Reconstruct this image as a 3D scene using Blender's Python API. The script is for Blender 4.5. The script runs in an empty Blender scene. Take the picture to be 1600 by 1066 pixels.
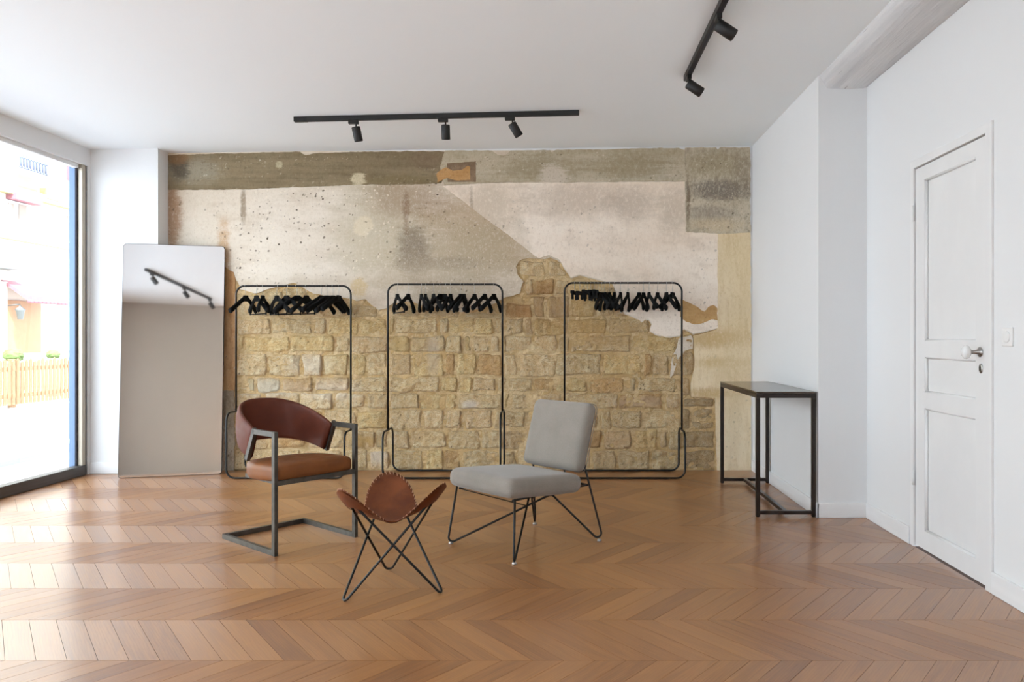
import bpy, bmesh, math, random
from mathutils import Vector, Matrix, noise
from mathutils.geometry import tessellate_polygon

random.seed(7)
PI = math.pi
scene = bpy.context.scene
COL = scene.collection

# ------------------------------------------------------------------ camera
H = 1.18                     # eye height
F = 1180.0                   # focal length in pixels of a 1600 px wide frame
cam_data = bpy.data.cameras.new('camera')
cam = bpy.data.objects.new('camera', cam_data)
COL.objects.link(cam)
cam.location = (0, 0, H)
cam.rotation_euler = (PI / 2, 0, 0)
cam_data.sensor_width = 36.0
cam_data.lens = F / 1600 * 36.0
cam_data.shift_x = -90 / 1600
cam_data.shift_y = -3 / 1600
cam_data.clip_start = 0.05
scene.camera = cam

# ------------------------------------------------------------------ daylight
world = bpy.data.worlds.new('sky')
scene.world = world
world.use_nodes = True
wn = world.node_tree.nodes
wn.clear()
wo = wn.new('ShaderNodeOutputWorld')
wb = wn.new('ShaderNodeBackground')
wb.inputs['Color'].default_value = (0.85, 0.95, 1.06, 1)     # bright overcast
wb.inputs['Strength'].default_value = 5.0
world.node_tree.links.new(wb.outputs[0], wo.inputs[0])

sun = bpy.data.lights.new('sun', 'SUN')
sun.energy = 16.0
sun.angle = math.radians(6)
sun.color = (0.92, 0.975, 1.04)
sun_o = bpy.data.objects.new('sun', sun)
COL.objects.link(sun_o)
sun_o.rotation_euler = Vector((0.36, -0.42, 0.84)).to_track_quat('Z', 'Y').to_euler()   # high, from behind the house: lights the street only

vs = scene.view_settings
vs.view_transform = 'Standard'
vs.look = 'None'
vs.gamma = 1.0
vs.use_curve_mapping = False
vs.exposure = 0.41
scene.cycles.max_bounces = 14
scene.cycles.diffuse_bounces = 10
scene.cycles.transparent_max_bounces = 12
scene.cycles.sample_clamp_indirect = 12.0

# ------------------------------------------------------------------ helpers
def lin(c):
    c = c / 255.0
    return c / 12.92 if c <= 0.04045 else ((c + 0.055) / 1.055) ** 2.4

def rgb(r, g, b):
    return (lin(r), lin(g), lin(b), 1.0)


class NT:
    """small helper around one material's node tree"""
    def __init__(self, name, rough=0.6, metallic=0.0, spec=0.5):
        self.m = bpy.data.materials.new(name)
        self.m.use_nodes = True
        self.t = self.m.node_tree
        self.n = self.t.nodes
        self.p = self.n['Principled BSDF']
        self.p.inputs['Roughness'].default_value = rough
        self.p.inputs['Metallic'].default_value = metallic
        self.p.inputs['Specular IOR Level'].default_value = spec

    def new(self, kind, **kw):
        nd = self.n.new(kind)
        for k, v in kw.items():
            setattr(nd, k, v)
        return nd

    def link(self, a, b):
        self.t.links.new(a, b)

    def val(self, inp, v):
        if hasattr(v, 'is_linked'):
            self.link(v, inp)
        else:
            inp.default_value = v

    def pos(self, scale=(1, 1, 1), loc=(0, 0, 0), src=None):
        if src is None:
            g = self.new('ShaderNodeNewGeometry')
            src = g.outputs['Position']
        mp = self.new('ShaderNodeMapping')
        mp.inputs['Scale'].default_value = scale
        mp.inputs['Location'].default_value = loc
        self.link(src, mp.inputs['Vector'])
        return mp.outputs[0]

    def noise(self, scale, detail=4, rough=0.55, vec=None, dist=0.0):
        nd = self.new('ShaderNodeTexNoise')
        nd.inputs['Scale'].default_value = scale
        nd.inputs['Detail'].default_value = detail
        nd.inputs['Roughness'].default_value = rough
        nd.inputs['Distortion'].default_value = dist
        if vec is not None:
            self.link(vec, nd.inputs['Vector'])
        return nd.outputs['Fac']

    def voronoi(self, scale, vec=None, feature='F1'):
        nd = self.new('ShaderNodeTexVoronoi', feature=feature)
        nd.inputs['Scale'].default_value = scale
        if vec is not None:
            self.link(vec, nd.inputs['Vector'])
        return nd.outputs['Distance']

    def vor_wall(self, scale, off=0.0):
        """cell distance on the wall plane (world x, z)"""
        g = self.new('ShaderNodeNewGeometry')
        sep = self.new('ShaderNodeSeparateXYZ')
        cmb = self.new('ShaderNodeCombineXYZ')
        self.link(g.outputs['Position'], sep.inputs[0])
        wob = self.math('MULTIPLY', self.math('SUBTRACT', self.noise(30, 3, 0.6), 0.5), 0.05)
        self.link(self.math('ADD', self.math('ADD', sep.outputs[0], off), wob), cmb.inputs[0])
        self.link(self.math('ADD', sep.outputs[2], self.math('MULTIPLY', wob, 1.4)), cmb.inputs[1])
        nd = self.new('ShaderNodeTexVoronoi', feature='F1', voronoi_dimensions='2D')
        nd.inputs['Scale'].default_value = scale
        self.link(cmb.outputs[0], nd.inputs['Vector'])
        return nd.outputs['Distance']

    def ramp(self, fac, a, b, lo=0.0, hi=1.0):
        nd = self.new('ShaderNodeMapRange', interpolation_type='SMOOTHSTEP')
        self.link(fac, nd.inputs['Value'])
        nd.inputs['From Min'].default_value = a
        nd.inputs['From Max'].default_value = b
        nd.inputs['To Min'].default_value = lo
        nd.inputs['To Max'].default_value = hi
        return nd.outputs[0]

    def math(self, op, a, b=0.0, clamp=False):
        nd = self.new('ShaderNodeMath', operation=op, use_clamp=clamp)
        self.val(nd.inputs[0], a)
        self.val(nd.inputs[1], b)
        return nd.outputs[0]

    def mix(self, fac, a, b, blend='MIX'):
        nd = self.new('ShaderNodeMix', data_type='RGBA', blend_type=blend)
        self.val(nd.inputs[0], fac)
        self.val(nd.inputs[6], a)
        self.val(nd.inputs[7], b)
        return nd.outputs[2]

    def blob(self, cx, cz, rx, rz, soft=0.6, wob=1.5):
        """0..1 mask around a point of the back wall (world x, z), edge broken up by noise"""
        sep = self.new('ShaderNodeSeparateXYZ')
        g = self.new('ShaderNodeNewGeometry')
        self.link(g.outputs['Position'], sep.inputs[0])
        dx = self.math('MULTIPLY', self.math('SUBTRACT', sep.outputs[0], cx), 1 / rx)
        dz = self.math('MULTIPLY', self.math('SUBTRACT', sep.outputs[2], cz), 1 / rz)
        d = self.math('SQRT', self.math('ADD', self.math('MULTIPLY', dx, dx), self.math('MULTIPLY', dz, dz)))
        nz = self.noise(11.0, 10, 0.80)
        d = self.math('ADD', d, self.math('MULTIPLY', self.math('SUBTRACT', nz, 0.5), wob * 2))
        return self.ramp(d, 1 - soft, 1 + soft, 1.0, 0.0)

    def color(self, c):
        self.val(self.p.inputs['Base Color'], c)
        return self

    def rough(self, v):
        self.val(self.p.inputs['Roughness'], v)
        return self

    def bump(self, h, strength=0.3, dist=0.01):
        b = self.new('ShaderNodeBump')
        b.inputs['Strength'].default_value = strength
        b.inputs['Distance'].default_value = dist
        self.link(h, b.inputs['Height'])
        self.link(b.outputs[0], self.p.inputs['Normal'])
        return self


def simple_mat(name, c, rough=0.5, metallic=0.0, spec=0.5, var=0.05, scale=8.0, bump=0.0, bscale=200.0):
    m = NT(name, rough, metallic, spec)
    nz = m.noise(scale, 4)
    dark = tuple(v * (1 - var) for v in c[:3]) + (1,)
    light = tuple(min(1, v * (1 + var)) for v in c[:3]) + (1,)
    m.color(m.mix(m.ramp(nz, 0.3, 0.7), dark, light))
    if bump:
        m.bump(m.noise(bscale, 3), bump, 0.002)
    return m.m


class MB:
    """collects pieces and links them as one mesh object"""
    def __init__(self):
        self.v, self.f, self.s, self.uv = [], [], [], None

    def add(self, verts, faces, smooth=False, M=None):
        o = len(self.v)
        for p in verts:
            p = Vector(p)
            if M is not None:
                p = M @ p
            self.v.append(p)
        for fc in faces:
            self.f.append([o + i for i in fc])
            self.s.append(smooth)
        return self

    def box(self, lo, hi, M=None):
        x0, y0, z0 = lo
        x1, y1, z1 = hi
        vs_ = [(x0, y0, z0), (x1, y0, z0), (x1, y1, z0), (x0, y1, z0),
               (x0, y0, z1), (x1, y0, z1), (x1, y1, z1), (x0, y1, z1)]
        fs = [(0, 3, 2, 1), (4, 5, 6, 7), (0, 1, 5, 4), (1, 2, 6, 5), (2, 3, 7, 6), (3, 0, 4, 7)]
        return self.add(vs_, fs, False, M)

    def bevel_box(self, lo, hi, b, M=None, seg=2):
        bm = bmesh.new()
        bmesh.ops.create_cube(bm, size=1.0)
        c = [(lo[i] + hi[i]) / 2 for i in range(3)]
        d = [hi[i] - lo[i] for i in range(3)]
        for v in bm.verts:
            v.co = Vector((c[0] + v.co.x * d[0], c[1] + v.co.y * d[1], c[2] + v.co.z * d[2]))
        bmesh.ops.bevel(bm, geom=list(bm.edges), offset=b, segments=seg, affect='EDGES', profile=0.5)
        self.add([v.co.copy() for v in bm.verts], [[v.index for v in f.verts] for f in self._ix(bm)], False, M)
        bm.free()
        return self

    @staticmethod
    def _ix(bm):
        bm.verts.index_update()
        bm.verts.ensure_lookup_table()
        return bm.faces

    def tube(self, pts, r, n=8, closed=False, caps=True, M=None, square=False):
        """sweep a round (or square) section along a path"""
        pts = [Vector(p) for p in pts]
        k = len(pts)
        tang = []
        for i in range(k):
            if closed:
                t = (pts[(i + 1) % k] - pts[i]).normalized() + (pts[i] - pts[i - 1]).normalized()
            elif i == 0:
                t = pts[1] - pts[0]
            elif i == k - 1:
                t = pts[-1] - pts[-2]
            else:
                t = (pts[i + 1] - pts[i]).normalized() + (pts[i] - pts[i - 1]).normalized()
            tang.append(t.normalized() if t.length > 1e-9 else Vector((0, 0, 1)))
        up = Vector((0, 0, 1)) if abs(tang[0].z) < 0.9 else Vector((0, 1, 0))
        nrm = (up - tang[0] * up.dot(tang[0])).normalized()
        vs_, fs = [], []
        for i in range(k):
            if i:
                nrm = nrm - tang[i] * nrm.dot(tang[i])
                if nrm.length < 1e-6:
                    nrm = tang[i].orthogonal()
                nrm.normalize()
            bn = tang[i].cross(nrm)
            rr = r[i] if isinstance(r, (list, tuple)) else r
            for j in range(n):
                a = 2 * PI * (j + (0.5 if square else 0)) / n
                vs_.append(pts[i] + nrm * math.cos(a) * rr + bn * math.sin(a) * rr)
        for i in range(k if closed else k - 1):
            a, b = i * n, ((i + 1) % k) * n
            for j in range(n):
                j2 = (j + 1) % n
                fs.append((a + j, a + j2, b + j2, b + j))
        if caps and not closed:
            fs.append(tuple(reversed(range(n))))
            fs.append(tuple(range((k - 1) * n, k * n)))
        return self.add(vs_, fs, not square, M)

    def cyl(self, a, b, r, n=20, r2=None):
        return self.tube([a, b], [r, r if r2 is None else r2], n)

    def lathe(self, prof, n=24, M=None):
        vs_, fs = [], []
        for (r, z) in prof:
            for j in range(n):
                a = 2 * PI * j / n
                vs_.append((r * math.cos(a), r * math.sin(a), z))
        for i in range(len(prof) - 1):
            for j in range(n):
                j2 = (j + 1) % n
                fs.append((i * n + j, i * n + j2, (i + 1) * n + j2, (i + 1) * n + j))
        fs.append(tuple(reversed(range(n))))
        fs.append(tuple(range((len(prof) - 1) * n, len(prof) * n)))
        return self.add(vs_, fs, True, M)

    def cushion(self, w, d, h, r, bulge=0.0, M=None, n=14, shape=None):
        bm = bmesh.new()
        bmesh.ops.create_cube(bm, size=2.0)
        bmesh.ops.subdivide_edges(bm, edges=list(bm.edges), cuts=n, use_grid_fill=True)
        hw, hd, hh = w / 2, d / 2, h / 2
        for v in bm.verts:
            # spread the samples towards the rims so the rounding stays smooth
            q = Vector([math.copysign(1 - (1 - abs(c)) ** 1.5, c) for c in v.co])
            p = Vector((q.x * hw, q.y * hd, q.z * hh))
            inner = Vector((max(-hw + r, min(hw - r, p.x)), max(-hd + r, min(hd - r, p.y)),
                            max(-hh + r * 0.98, min(hh - r * 0.98, p.z))))
            e = p - inner
            if e.length > 1e-7:
                p = inner + e.normalized() * r
            fx = max(0, 1 - (p.x / hw) ** 2)
            fy = max(0, 1 - (p.y / hd) ** 2)
            p.z += math.copysign(bulge * (fx * fy) ** 0.6, q.z) if abs(q.z) > 0.02 else 0
            if shape:
                p = shape(p)
            v.co = p
        fcs = [[v.index for v in f.verts] for f in self._ix(bm)]
        self.add([v.co.copy() for v in bm.verts], fcs, True, M)
        bm.free()
        return self

    def build(self, name, mat, parent=None, M=None):
        me = bpy.data.meshes.new(name)
        me.from_pydata([tuple(p) for p in self.v], [], self.f)
        me.polygons.foreach_set('use_smooth', self.s)
        me.materials.append(mat)
        me.update()
        bm = bmesh.new()
        bm.from_mesh(me)
        bmesh.ops.recalc_face_normals(bm, faces=bm.faces)
        bm.to_mesh(me)
        bm.free()
        o = bpy.data.objects.new(name, me)
        COL.objects.link(o)
        if parent is not None:
            o.parent = parent
        return o


def tag(o, label=None, cat=None, group=None, kind=None):
    if label: o['label'] = label
    if cat: o['category'] = cat
    if group: o['group'] = group
    if kind: o['kind'] = kind
    return o

def thing(name, label, cat, loc=(0, 0, 0), rz=0.0, group=None):
    o = bpy.data.objects.new(name, None)
    o.empty_display_size = 0.1
    COL.objects.link(o)
    o.location = loc
    o.rotation_euler = (0, 0, rz)
    return tag(o, label, cat, group)

def struct_empty(name, label=None):
    o = bpy.data.objects.new(name, None)
    COL.objects.link(o)
    return tag(o, label, kind='structure')

def fillet(pts, r, n=6, closed=False):
    """round the corners of a polyline"""
    pts = [Vector(p) for p in pts]
    k = len(pts)
    out = []
    for i in range(k):
        if not closed and i in (0, k - 1):
            out.append(pts[i])
            continue
        p, a, b = pts[i], pts[i - 1], pts[(i + 1) % k]
        u, v = (a - p), (b - p)
        lu, lv = u.length, v.length
        u.normalize(); v.normalize()
        ang = u.angle(v)
        t = min(r / math.tan(ang / 2), lu * 0.48, lv * 0.48)
        rr = t * math.tan(ang / 2)
        bis = (u + v).normalized()
        c = p + bis * (rr / math.sin(ang / 2))
        s, e = p + u * t - c, p + v * t - c
        for j in range(n + 1):
            f = j / n
            om = s.angle(e)
            if om < 1e-5:
                out.append(c + s)
                continue
            q = (s * math.sin((1 - f) * om) + e * math.sin(f * om)) / math.sin(om)
            out.append(c + q)
    return out

def vee(pts, r, closed=False):
    """push corners outward so that the rounded bend reaches the given point"""
    pts = [Vector(p) for p in pts]
    k = len(pts)
    out = []
    for i in range(k):
        if not closed and i in (0, k - 1):
            out.append(pts[i]); continue
        u, v = (pts[i - 1] - pts[i]).normalized(), (pts[(i + 1) % k] - pts[i]).normalized()
        ang = u.angle(v)
        out.append(pts[i] - (u + v).normalized() * (r / math.sin(ang / 2) - r) if ang < 2.2 else pts[i])
    return out

def clip_poly(poly, x0, x1, y0, y1):
    def cut(ps, inside, isect):
        out = []
        for i in range(len(ps)):
            a, b = ps[i - 1], ps[i]
            ia, ib = inside(a), inside(b)
            if ib:
                if not ia: out.append(isect(a, b))
                out.append(b)
            elif ia:
                out.append(isect(a, b))
        return out
    def at_x(c):
        return lambda a, b: (c, a[1] + (b[1] - a[1]) * (c - a[0]) / (b[0] - a[0]))
    def at_y(c):
        return lambda a, b: (a[0] + (b[0] - a[0]) * (c - a[1]) / (b[1] - a[1]), c)
    for ins, it in ((lambda p: p[0] >= x0, at_x(x0)), (lambda p: p[0] <= x1, at_x(x1)),
                    (lambda p: p[1] >= y0, at_y(y0)), (lambda p: p[1] <= y1, at_y(y1))):
        if len(poly) < 3: return []
        poly = cut(poly, ins, it)
    return poly

# ------------------------------------------------------------------ materials
def white_paint(name, c, bump=0.06):
    m = NT(name, 0.75, 0.0, 0.3)
    nz = m.noise(1.3, 5)
    m.color(m.mix(m.ramp(nz, 0.3, 0.7), tuple(v * 0.975 for v in c[:3]) + (1,), c))
    h = m.math('ADD', m.noise(3.0, 4), m.math('MULTIPLY', m.noise(60.0, 3), 0.15))
    m.bump(h, bump, 0.02)
    return m.m

M_white = white_paint('white_wall_paint', (0.76, 0.765, 0.765, 1))
M_ceil = white_paint('white_ceiling_paint', (0.87, 0.915, 0.94, 1), 0.03)
M_door = simple_mat('white_door_paint', (0.78, 0.78, 0.775, 1), 0.4, var=0.02, scale=3)
M_skirt = simple_mat('white_skirting_paint', (0.80, 0.80, 0.80, 1), 0.45, var=0.02, scale=3)
M_rear = white_paint('warm_grey_wall_paint', rgb(182, 173, 163))
M_porcelain = simple_mat('white_porcelain', (0.78, 0.78, 0.77, 1), 0.15, var=0.02)
M_plate = simple_mat('white_plastic', (0.80, 0.80, 0.79, 1), 0.35, var=0.02)
M_steel = simple_mat('brushed_nickel', (0.45, 0.44, 0.43, 1), 0.3, 1.0, var=0.05)
M_black = simple_mat('black_metal', rgb(22, 20, 19), 0.42, 0.0, 0.35, var=0.15)
M_track = simple_mat('black_track_metal', rgb(30, 29, 28), 0.5, 0.0, 0.4, var=0.1)
M_lens = simple_mat('dark_lamp_lens', rgb(60, 60, 60), 0.2)
M_iron = simple_mat('raw_gunmetal_steel', (0.085, 0.077, 0.066, 1), 0.42, 0.7, 0.5, var=0.2, scale=14)
M_rack = simple_mat('burnished_black_tube', rgb(26, 24, 22), 0.38, 0.2, 0.4, var=0.15, scale=20)
M_hanger = simple_mat('black_velvet', rgb(9, 9, 9), 0.85, 0.0, 0.25, var=0.2, scale=40)
M_wire = simple_mat('hook_wire', (0.5, 0.48, 0.45, 1), 0.3, 1.0, var=0.05)
M_table = simple_mat('dark_brown_lacquer', rgb(36, 27, 23), 0.3, 0.0, 0.4, var=0.15, scale=6)
M_tabletop = simple_mat('dark_brown_glossy_top', rgb(60, 47, 38), 0.16, 0.0, 0.6, var=0.2, scale=5)
M_concrete = None
M_alu = simple_mat('bronze_grey_aluminium', rgb(178, 168, 152), 0.4, 0.5, var=0.06)
M_dark_alu = simple_mat('dark_grey_aluminium', rgb(84, 80, 76), 0.45, 0.3, var=0.08)
M_gasket = simple_mat('black_rubber_gasket', rgb(30, 28, 40), 0.7)
M_blue = simple_mat('sky_blue_shopfront_paint', rgb(100, 126, 160), 0.5, var=0.04)

def leather(name, c1, c2, rough=0.36):
    m = NT(name, rough, 0.0, 0.3)
    tc = m.new('ShaderNodeTexCoord')
    v = tc.outputs['Object']
    nz = m.noise(7.0, 5, 0.6, v)
    m.color(m.mix(m.ramp(nz, 0.3, 0.72), c1, c2))
    m.rough(m.ramp(m.noise(14, 3, 0.5, v), 0.3, 0.7, rough - 0.06, rough + 0.08))
    vo = m.voronoi(260.0, v)
    h = m.math('ADD', vo, m.math('MULTIPLY', m.noise(40, 4, 0.6, v), 0.6))
    m.bump(h, 0.12, 0.002)
    m.p.inputs['Coat Weight'].default_value = 0.0
    m.p.inputs['Coat Roughness'].default_value = 0.3
    return m.m

M_leather = leather('reddish_brown_leather', rgb(84, 35, 17), rgb(98, 45, 24), 0.58)
M_leather_seat = leather('tan_brown_leather', rgb(108, 60, 25), rgb(126, 74, 33), 0.5)
M_leather_stool = leather('cognac_stool_leather', rgb(88, 42, 19), rgb(122, 66, 32), 0.48)
M_stitch = simple_mat('pale_leather_lacing', rgb(190, 150, 120), 0.6)

def fabric():
    m = NT('grey_woven_fabric', 0.92, 0.0, 0.2)
    tc = m.new('ShaderNodeTexCoord')
    v = tc.outputs['Object']
    nz = m.noise(6.0, 4, 0.6, v)
    fine = m.noise(320.0, 2, 0.6, v)
    c = m.mix(m.ramp(nz, 0.3, 0.7), rgb(134, 126, 116), rgb(144, 135, 125))
    c = m.mix(m.ramp(fine, 0.35, 0.65, 0.0, 0.35), c, rgb(112, 105, 97))
    m.color(c)
    m.p.inputs['Sheen Weight'].default_value = 0.25
    m.bump(m.noise(260.0, 2, 0.6, v), 0.25, 0.002)
    return m.m
M_fabric = fabric()

def oak():
    m = NT('oiled_oak', 0.4, 0.0, 0.5)
    uvn = m.new('ShaderNodeUVMap')
    uvn.uv_map = 'grain'
    uv = uvn.outputs[0]
    at = m.new('ShaderNodeAttribute')
    at.attribute_name = 'tone'
    tone = at.outputs['Fac']
    long_ = m.pos((1.5, 16, 1), src=uv)
    fine = m.pos((6, 160, 1), src=uv)
    n1 = m.noise(1.6, 6, 0.6, long_, 1.2)
    n2 = m.noise(1.0, 3, 0.6, fine)
    wv = m.new('ShaderNodeTexWave', wave_type='BANDS', bands_direction='Y')
    wv.inputs['Scale'].default_value = 5.0
    wv.inputs['Distortion'].default_value = 9.0
    wv.inputs['Detail'].default_value = 3.0
    wv.inputs['Detail Scale'].default_value = 0.7
    m.link(m.pos((0.9, 6, 1), src=uv), wv.inputs['Vector'])
    c = m.mix(m.ramp(n1, 0.28, 0.72), rgb(132, 85, 47), rgb(160, 110, 66))
    c = m.mix(m.ramp(wv.outputs['Fac'], 0.55, 1.0, 0.0, 0.25), c, rgb(118, 76, 44))
    c = m.mix(m.ramp(n2, 0.5, 0.78, 0.0, 0.30), c, rgb(92, 56, 34))
    c = m.mix(m.ramp(tone, 0.0, 1.0, 0.0, 0.42), c, rgb(182, 130, 79))
    dk = m.ramp(tone, 0.0, 0.35, 0.25, 0.0)
    c = m.mix(dk, c, rgb(110, 70, 42))
    m.color(c)
    m.rough(m.ramp(n1, 0.2, 0.8, 0.36, 0.46))
    tg = m.new('ShaderNodeTangent', direction_type='UV_MAP')
    tg.uv_map = 'grain'
    m.link(tg.outputs[0], m.p.inputs['Tangent'])
    m.p.inputs['Anisotropic'].default_value = 0.6
    m.p.inputs['Anisotropic Rotation'].default_value = 0.25
    m.p.inputs['Coat Weight'].default_value = 0.6
    m.p.inputs['Coat Roughness'].default_value = 0.22
    m.p.inputs['Coat IOR'].default_value = 1.6
    h = m.math('ADD', m.math('MULTIPLY', n2, 0.5), m.math('MULTIPLY', n1, 0.7))
    m.bump(h, 0.08, 0.003)
    return m.m
M_oak = oak()
M_sub = simple_mat('dark_joint_filler', rgb(70, 45, 28), 0.9)

# wall scale: metres on the plane of the back wall for a measurement in the photograph
WY = 6.80
def wx(px): return (px - 890) * WY / F
def wz(py): return H - (py - 530) * WY / F

def stone():
    m = NT('golden_limestone', 0.92, 0.0, 0.15)
    oi = m.new('ShaderNodeObjectInfo')
    rnd = oi.outputs['Random']
    big = m.noise(3.2, 5, 0.6)
    mid = m.noise(17, 6, 0.65)
    fine = m.noise(75, 5, 0.7)
    pits = m.voronoi(48)
    c = m.mix(m.ramp(big, 0.36, 0.64), rgb(238, 207, 154), rgb(250, 230, 186))
    c = m.mix(m.ramp(mid, 0.48, 0.62, 0.0, 0.65), c, rgb(208, 168, 112))
    c = m.mix(m.ramp(mid, 0.34, 0.46, 0.5, 0.0), c, rgb(250, 236, 208))
    c = m.mix(m.ramp(fine, 0.50, 0.64, 0.0, 0.65), c, rgb(176, 134, 84))
    c = m.mix(m.ramp(fine, 0.30, 0.44, 0.45, 0.0), c, rgb(252, 240, 214))
    gate = m.ramp(m.noise(2.4, 4, 0.6), 0.45, 0.60)
    c = m.mix(m.math('MULTIPLY', m.ramp(m.vor_wall(17.0), 0.08, 0.16, 0.75, 0.0), gate), c, rgb(128, 92, 56))  # dark pits put into the colour, standing in for relief shade
    c = m.mix(m.ramp(m.vor_wall(31.0, 2.3), 0.07, 0.14, 0.45, 0.0), c, rgb(146, 108, 68))
    c = m.mix(m.ramp(m.noise(26, 7, 0.75), 0.57, 0.66, 0.0, 0.6), c, rgb(158, 116, 70))  # crevice shade put into the colour as dark brown noise
    for (px, py, rx, ry, col, k) in ((420, 606, 60, 12, rgb(250, 240, 216), 0.7), (520, 612, 40, 14, rgb(250, 238, 212), 0.6), (490, 570, 40, 14, rgb(246, 236, 214), 0.5), (676, 556, 10, 30, rgb(226, 208, 190), 0.6),
                                     (590, 712, 14, 12, rgb(248, 236, 214), 0.7), (566, 690, 24, 10, rgb(214, 170, 96), 0.6), (735, 632, 12, 6, rgb(246, 232, 214), 0.8), (1000, 628, 40, 8, rgb(240, 222, 198), 0.7),
                                     (940, 520, 70, 26, rgb(208, 166, 110), 0.5), (850, 480, 60, 30, rgb(200, 156, 108), 0.5), (950, 700, 60, 30, rgb(226, 194, 150), 0.45), (640, 545, 40, 30, rgb(206, 178, 130), 0.4)):
        c = m.mix(m.math('MULTIPLY', m.blob(wx(px), wz(py), rx * WY / F, ry * WY / F, 0.6), k), c, col)
    c = m.mix(1.0, c, oi.outputs['Color'], 'MULTIPLY')
    m.color(c)
    h = m.math('ADD', m.math('MULTIPLY', mid, 1.0), m.math('MULTIPLY', fine, 0.45))
    h = m.math('ADD', h, m.math('MULTIPLY', m.ramp(pits, 0.0, 0.28), 0.35))
    m.bump(h, 0.8, 0.03)
    return m.m
M_stone = stone()

def mortar():
    m = NT('crumbling_lime_mortar', 0.95, 0.0, 0.1)
    a = m.noise(6, 6, 0.65)
    b = m.noise(45, 6, 0.7)
    c = m.mix(m.ramp(a, 0.38, 0.62), rgb(218, 184, 130), rgb(236, 210, 164))
    c = m.mix(m.ramp(b, 0.48, 0.64, 0.0, 0.6), c, rgb(188, 148, 98))
    m.color(c)
    m.bump(m.math('ADD', a, m.math('MULTIPLY', b, 0.6)), 0.9, 0.03)
    return m.m
M_mortar = mortar()

def plaster(name, base, dark, light, stains=(), specks=0.35, bump=0.35, mott=(0.36, 0.64), scrape=0.45, streak=0.09):
    m = NT(name, 0.9, 0.0, 0.2)
    big = m.noise(1.8, 6, 0.62)
    mid = m.noise(9, 6, 0.65)
    stre = m.noise(1.0, 5, 0.6, m.pos((26, 1, 3)))
    c = m.mix(m.ramp(big, *mott), base, light)
    c = m.mix(m.ramp(mid, 0.48, 0.68, 0.0, 0.5), c, dark)
    c = m.mix(m.ramp(stre, 0.55, 0.75, 0.0, streak), c, dark)
    for (px, py, rx, ry, col, k, soft) in stains:
        bl = m.blob(wx(px), wz(py), rx * WY / F, ry * WY / F, soft)
        c = m.mix(m.math('MULTIPLY', bl, k), c, col)
    # scraped skin, chips and old nail holes
    skin = m.noise(95, 6, 0.8, m.pos((1, 1, 0.45)))
    c = m.mix(m.ramp(skin, 0.53, 0.64, 0.0, scrape * 0.9), c, light)
    c = m.mix(m.ramp(skin, 0.36, 0.46, scrape * 0.9, 0.0), c, dark)
    scr = m.noise(38, 8, 0.78, m.pos((1, 1, 0.7)))
    c = m.mix(m.ramp(scr, 0.50, 0.66, 0.0, scrape), c, light)
    c = m.mix(m.ramp(scr, 0.34, 0.48, scrape, 0.0), c, dark)
    gate = m.ramp(m.noise(1.6, 3), 0.42, 0.58)
    for (sc, of, rad, col, k) in ((8.0, 0.0, 0.06, rgb(84, 70, 54), 1.0), (15.0, 3.7, 0.075, rgb(96, 80, 62), 0.8), (13.0, 1.9, 0.085, rgb(228, 216, 196), 0.8), (26.0, 5.3, 0.10, rgb(224, 210, 188), 0.6)):
        sp = m.ramp(m.vor_wall(sc, of), rad, rad * 1.5, k, 0.0)
        g2 = m.math('MULTIPLY', gate, m.ramp(m.noise(5 + of, 4, 0.6), 0.5, 0.56))
        c = m.mix(m.math('MULTIPLY', m.math('MULTIPLY', sp, g2), min(1.0, specks * 2.4)), c, col)
    m.color(c)
    h = m.math('ADD', mid, m.math('MULTIPLY', m.noise(55, 4, 0.6), 0.3))
    m.bump(h, bump, 0.012)
    return m.m

M_pl_main = plaster('old_cream_plaster', rgb(211, 197, 177), rgb(186, 168, 144), rgb(224, 213, 197), [
    (600, 350, 70, 90, rgb(186, 174, 146), 0.7, 0.6),
    (760, 350, 90, 80, rgb(176, 150, 118), 0.75, 0.6),
    (640, 310, 60, 30, rgb(150, 124, 98), 0.6, 0.6),
    (725, 395, 90, 50, rgb(174, 158, 130), 0.75, 0.6),
    (648, 398, 26, 40, rgb(124, 110, 94), 0.75, 0.5),
    (700, 412, 40, 10, rgb(136, 122, 104), 0.6, 0.6),
    (668, 455, 20, 14, rgb(140, 124, 104), 0.6, 0.5),
    (700, 445, 100, 40, rgb(182, 166, 142), 0.7, 0.6),
    (270, 330, 12, 70, rgb(150, 110, 76), 0.8, 0.5),
    (381, 320, 4, 28, rgb(120, 96, 68), 0.7, 0.5),
    (635, 330, 5, 30, rgb(122, 92, 66), 0.6, 0.5),
    (569, 352, 14, 16, rgb(218, 204, 176), 0.85, 0.25),
    (560, 449, 14, 15, rgb(204, 178, 132), 0.8, 0.3),
    (350, 400, 10, 50, rgb(186, 142, 92), 0.7, 0.5)], 0.42)
M_pl_white = plaster('pale_pinkish_plaster', rgb(232, 214, 194), rgb(206, 188, 167), rgb(242, 229, 213), [
    (765, 330, 45, 45, rgb(196, 180, 158), 0.7, 0.6),
    (737, 340, 2.5, 50, rgb(150, 132, 110), 0.7, 0.6),
    (900, 315, 70, 28, rgb(192, 176, 158), 0.6, 0.6),
    (985, 320, 34, 24, rgb(184, 168, 150), 0.6, 0.6),
    (1055, 330, 26, 34, rgb(190, 174, 154), 0.6, 0.6),
    (810, 400, 18, 60, rgb(206, 192, 172), 0.6, 0.5)], 0.2, 0.3)
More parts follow.
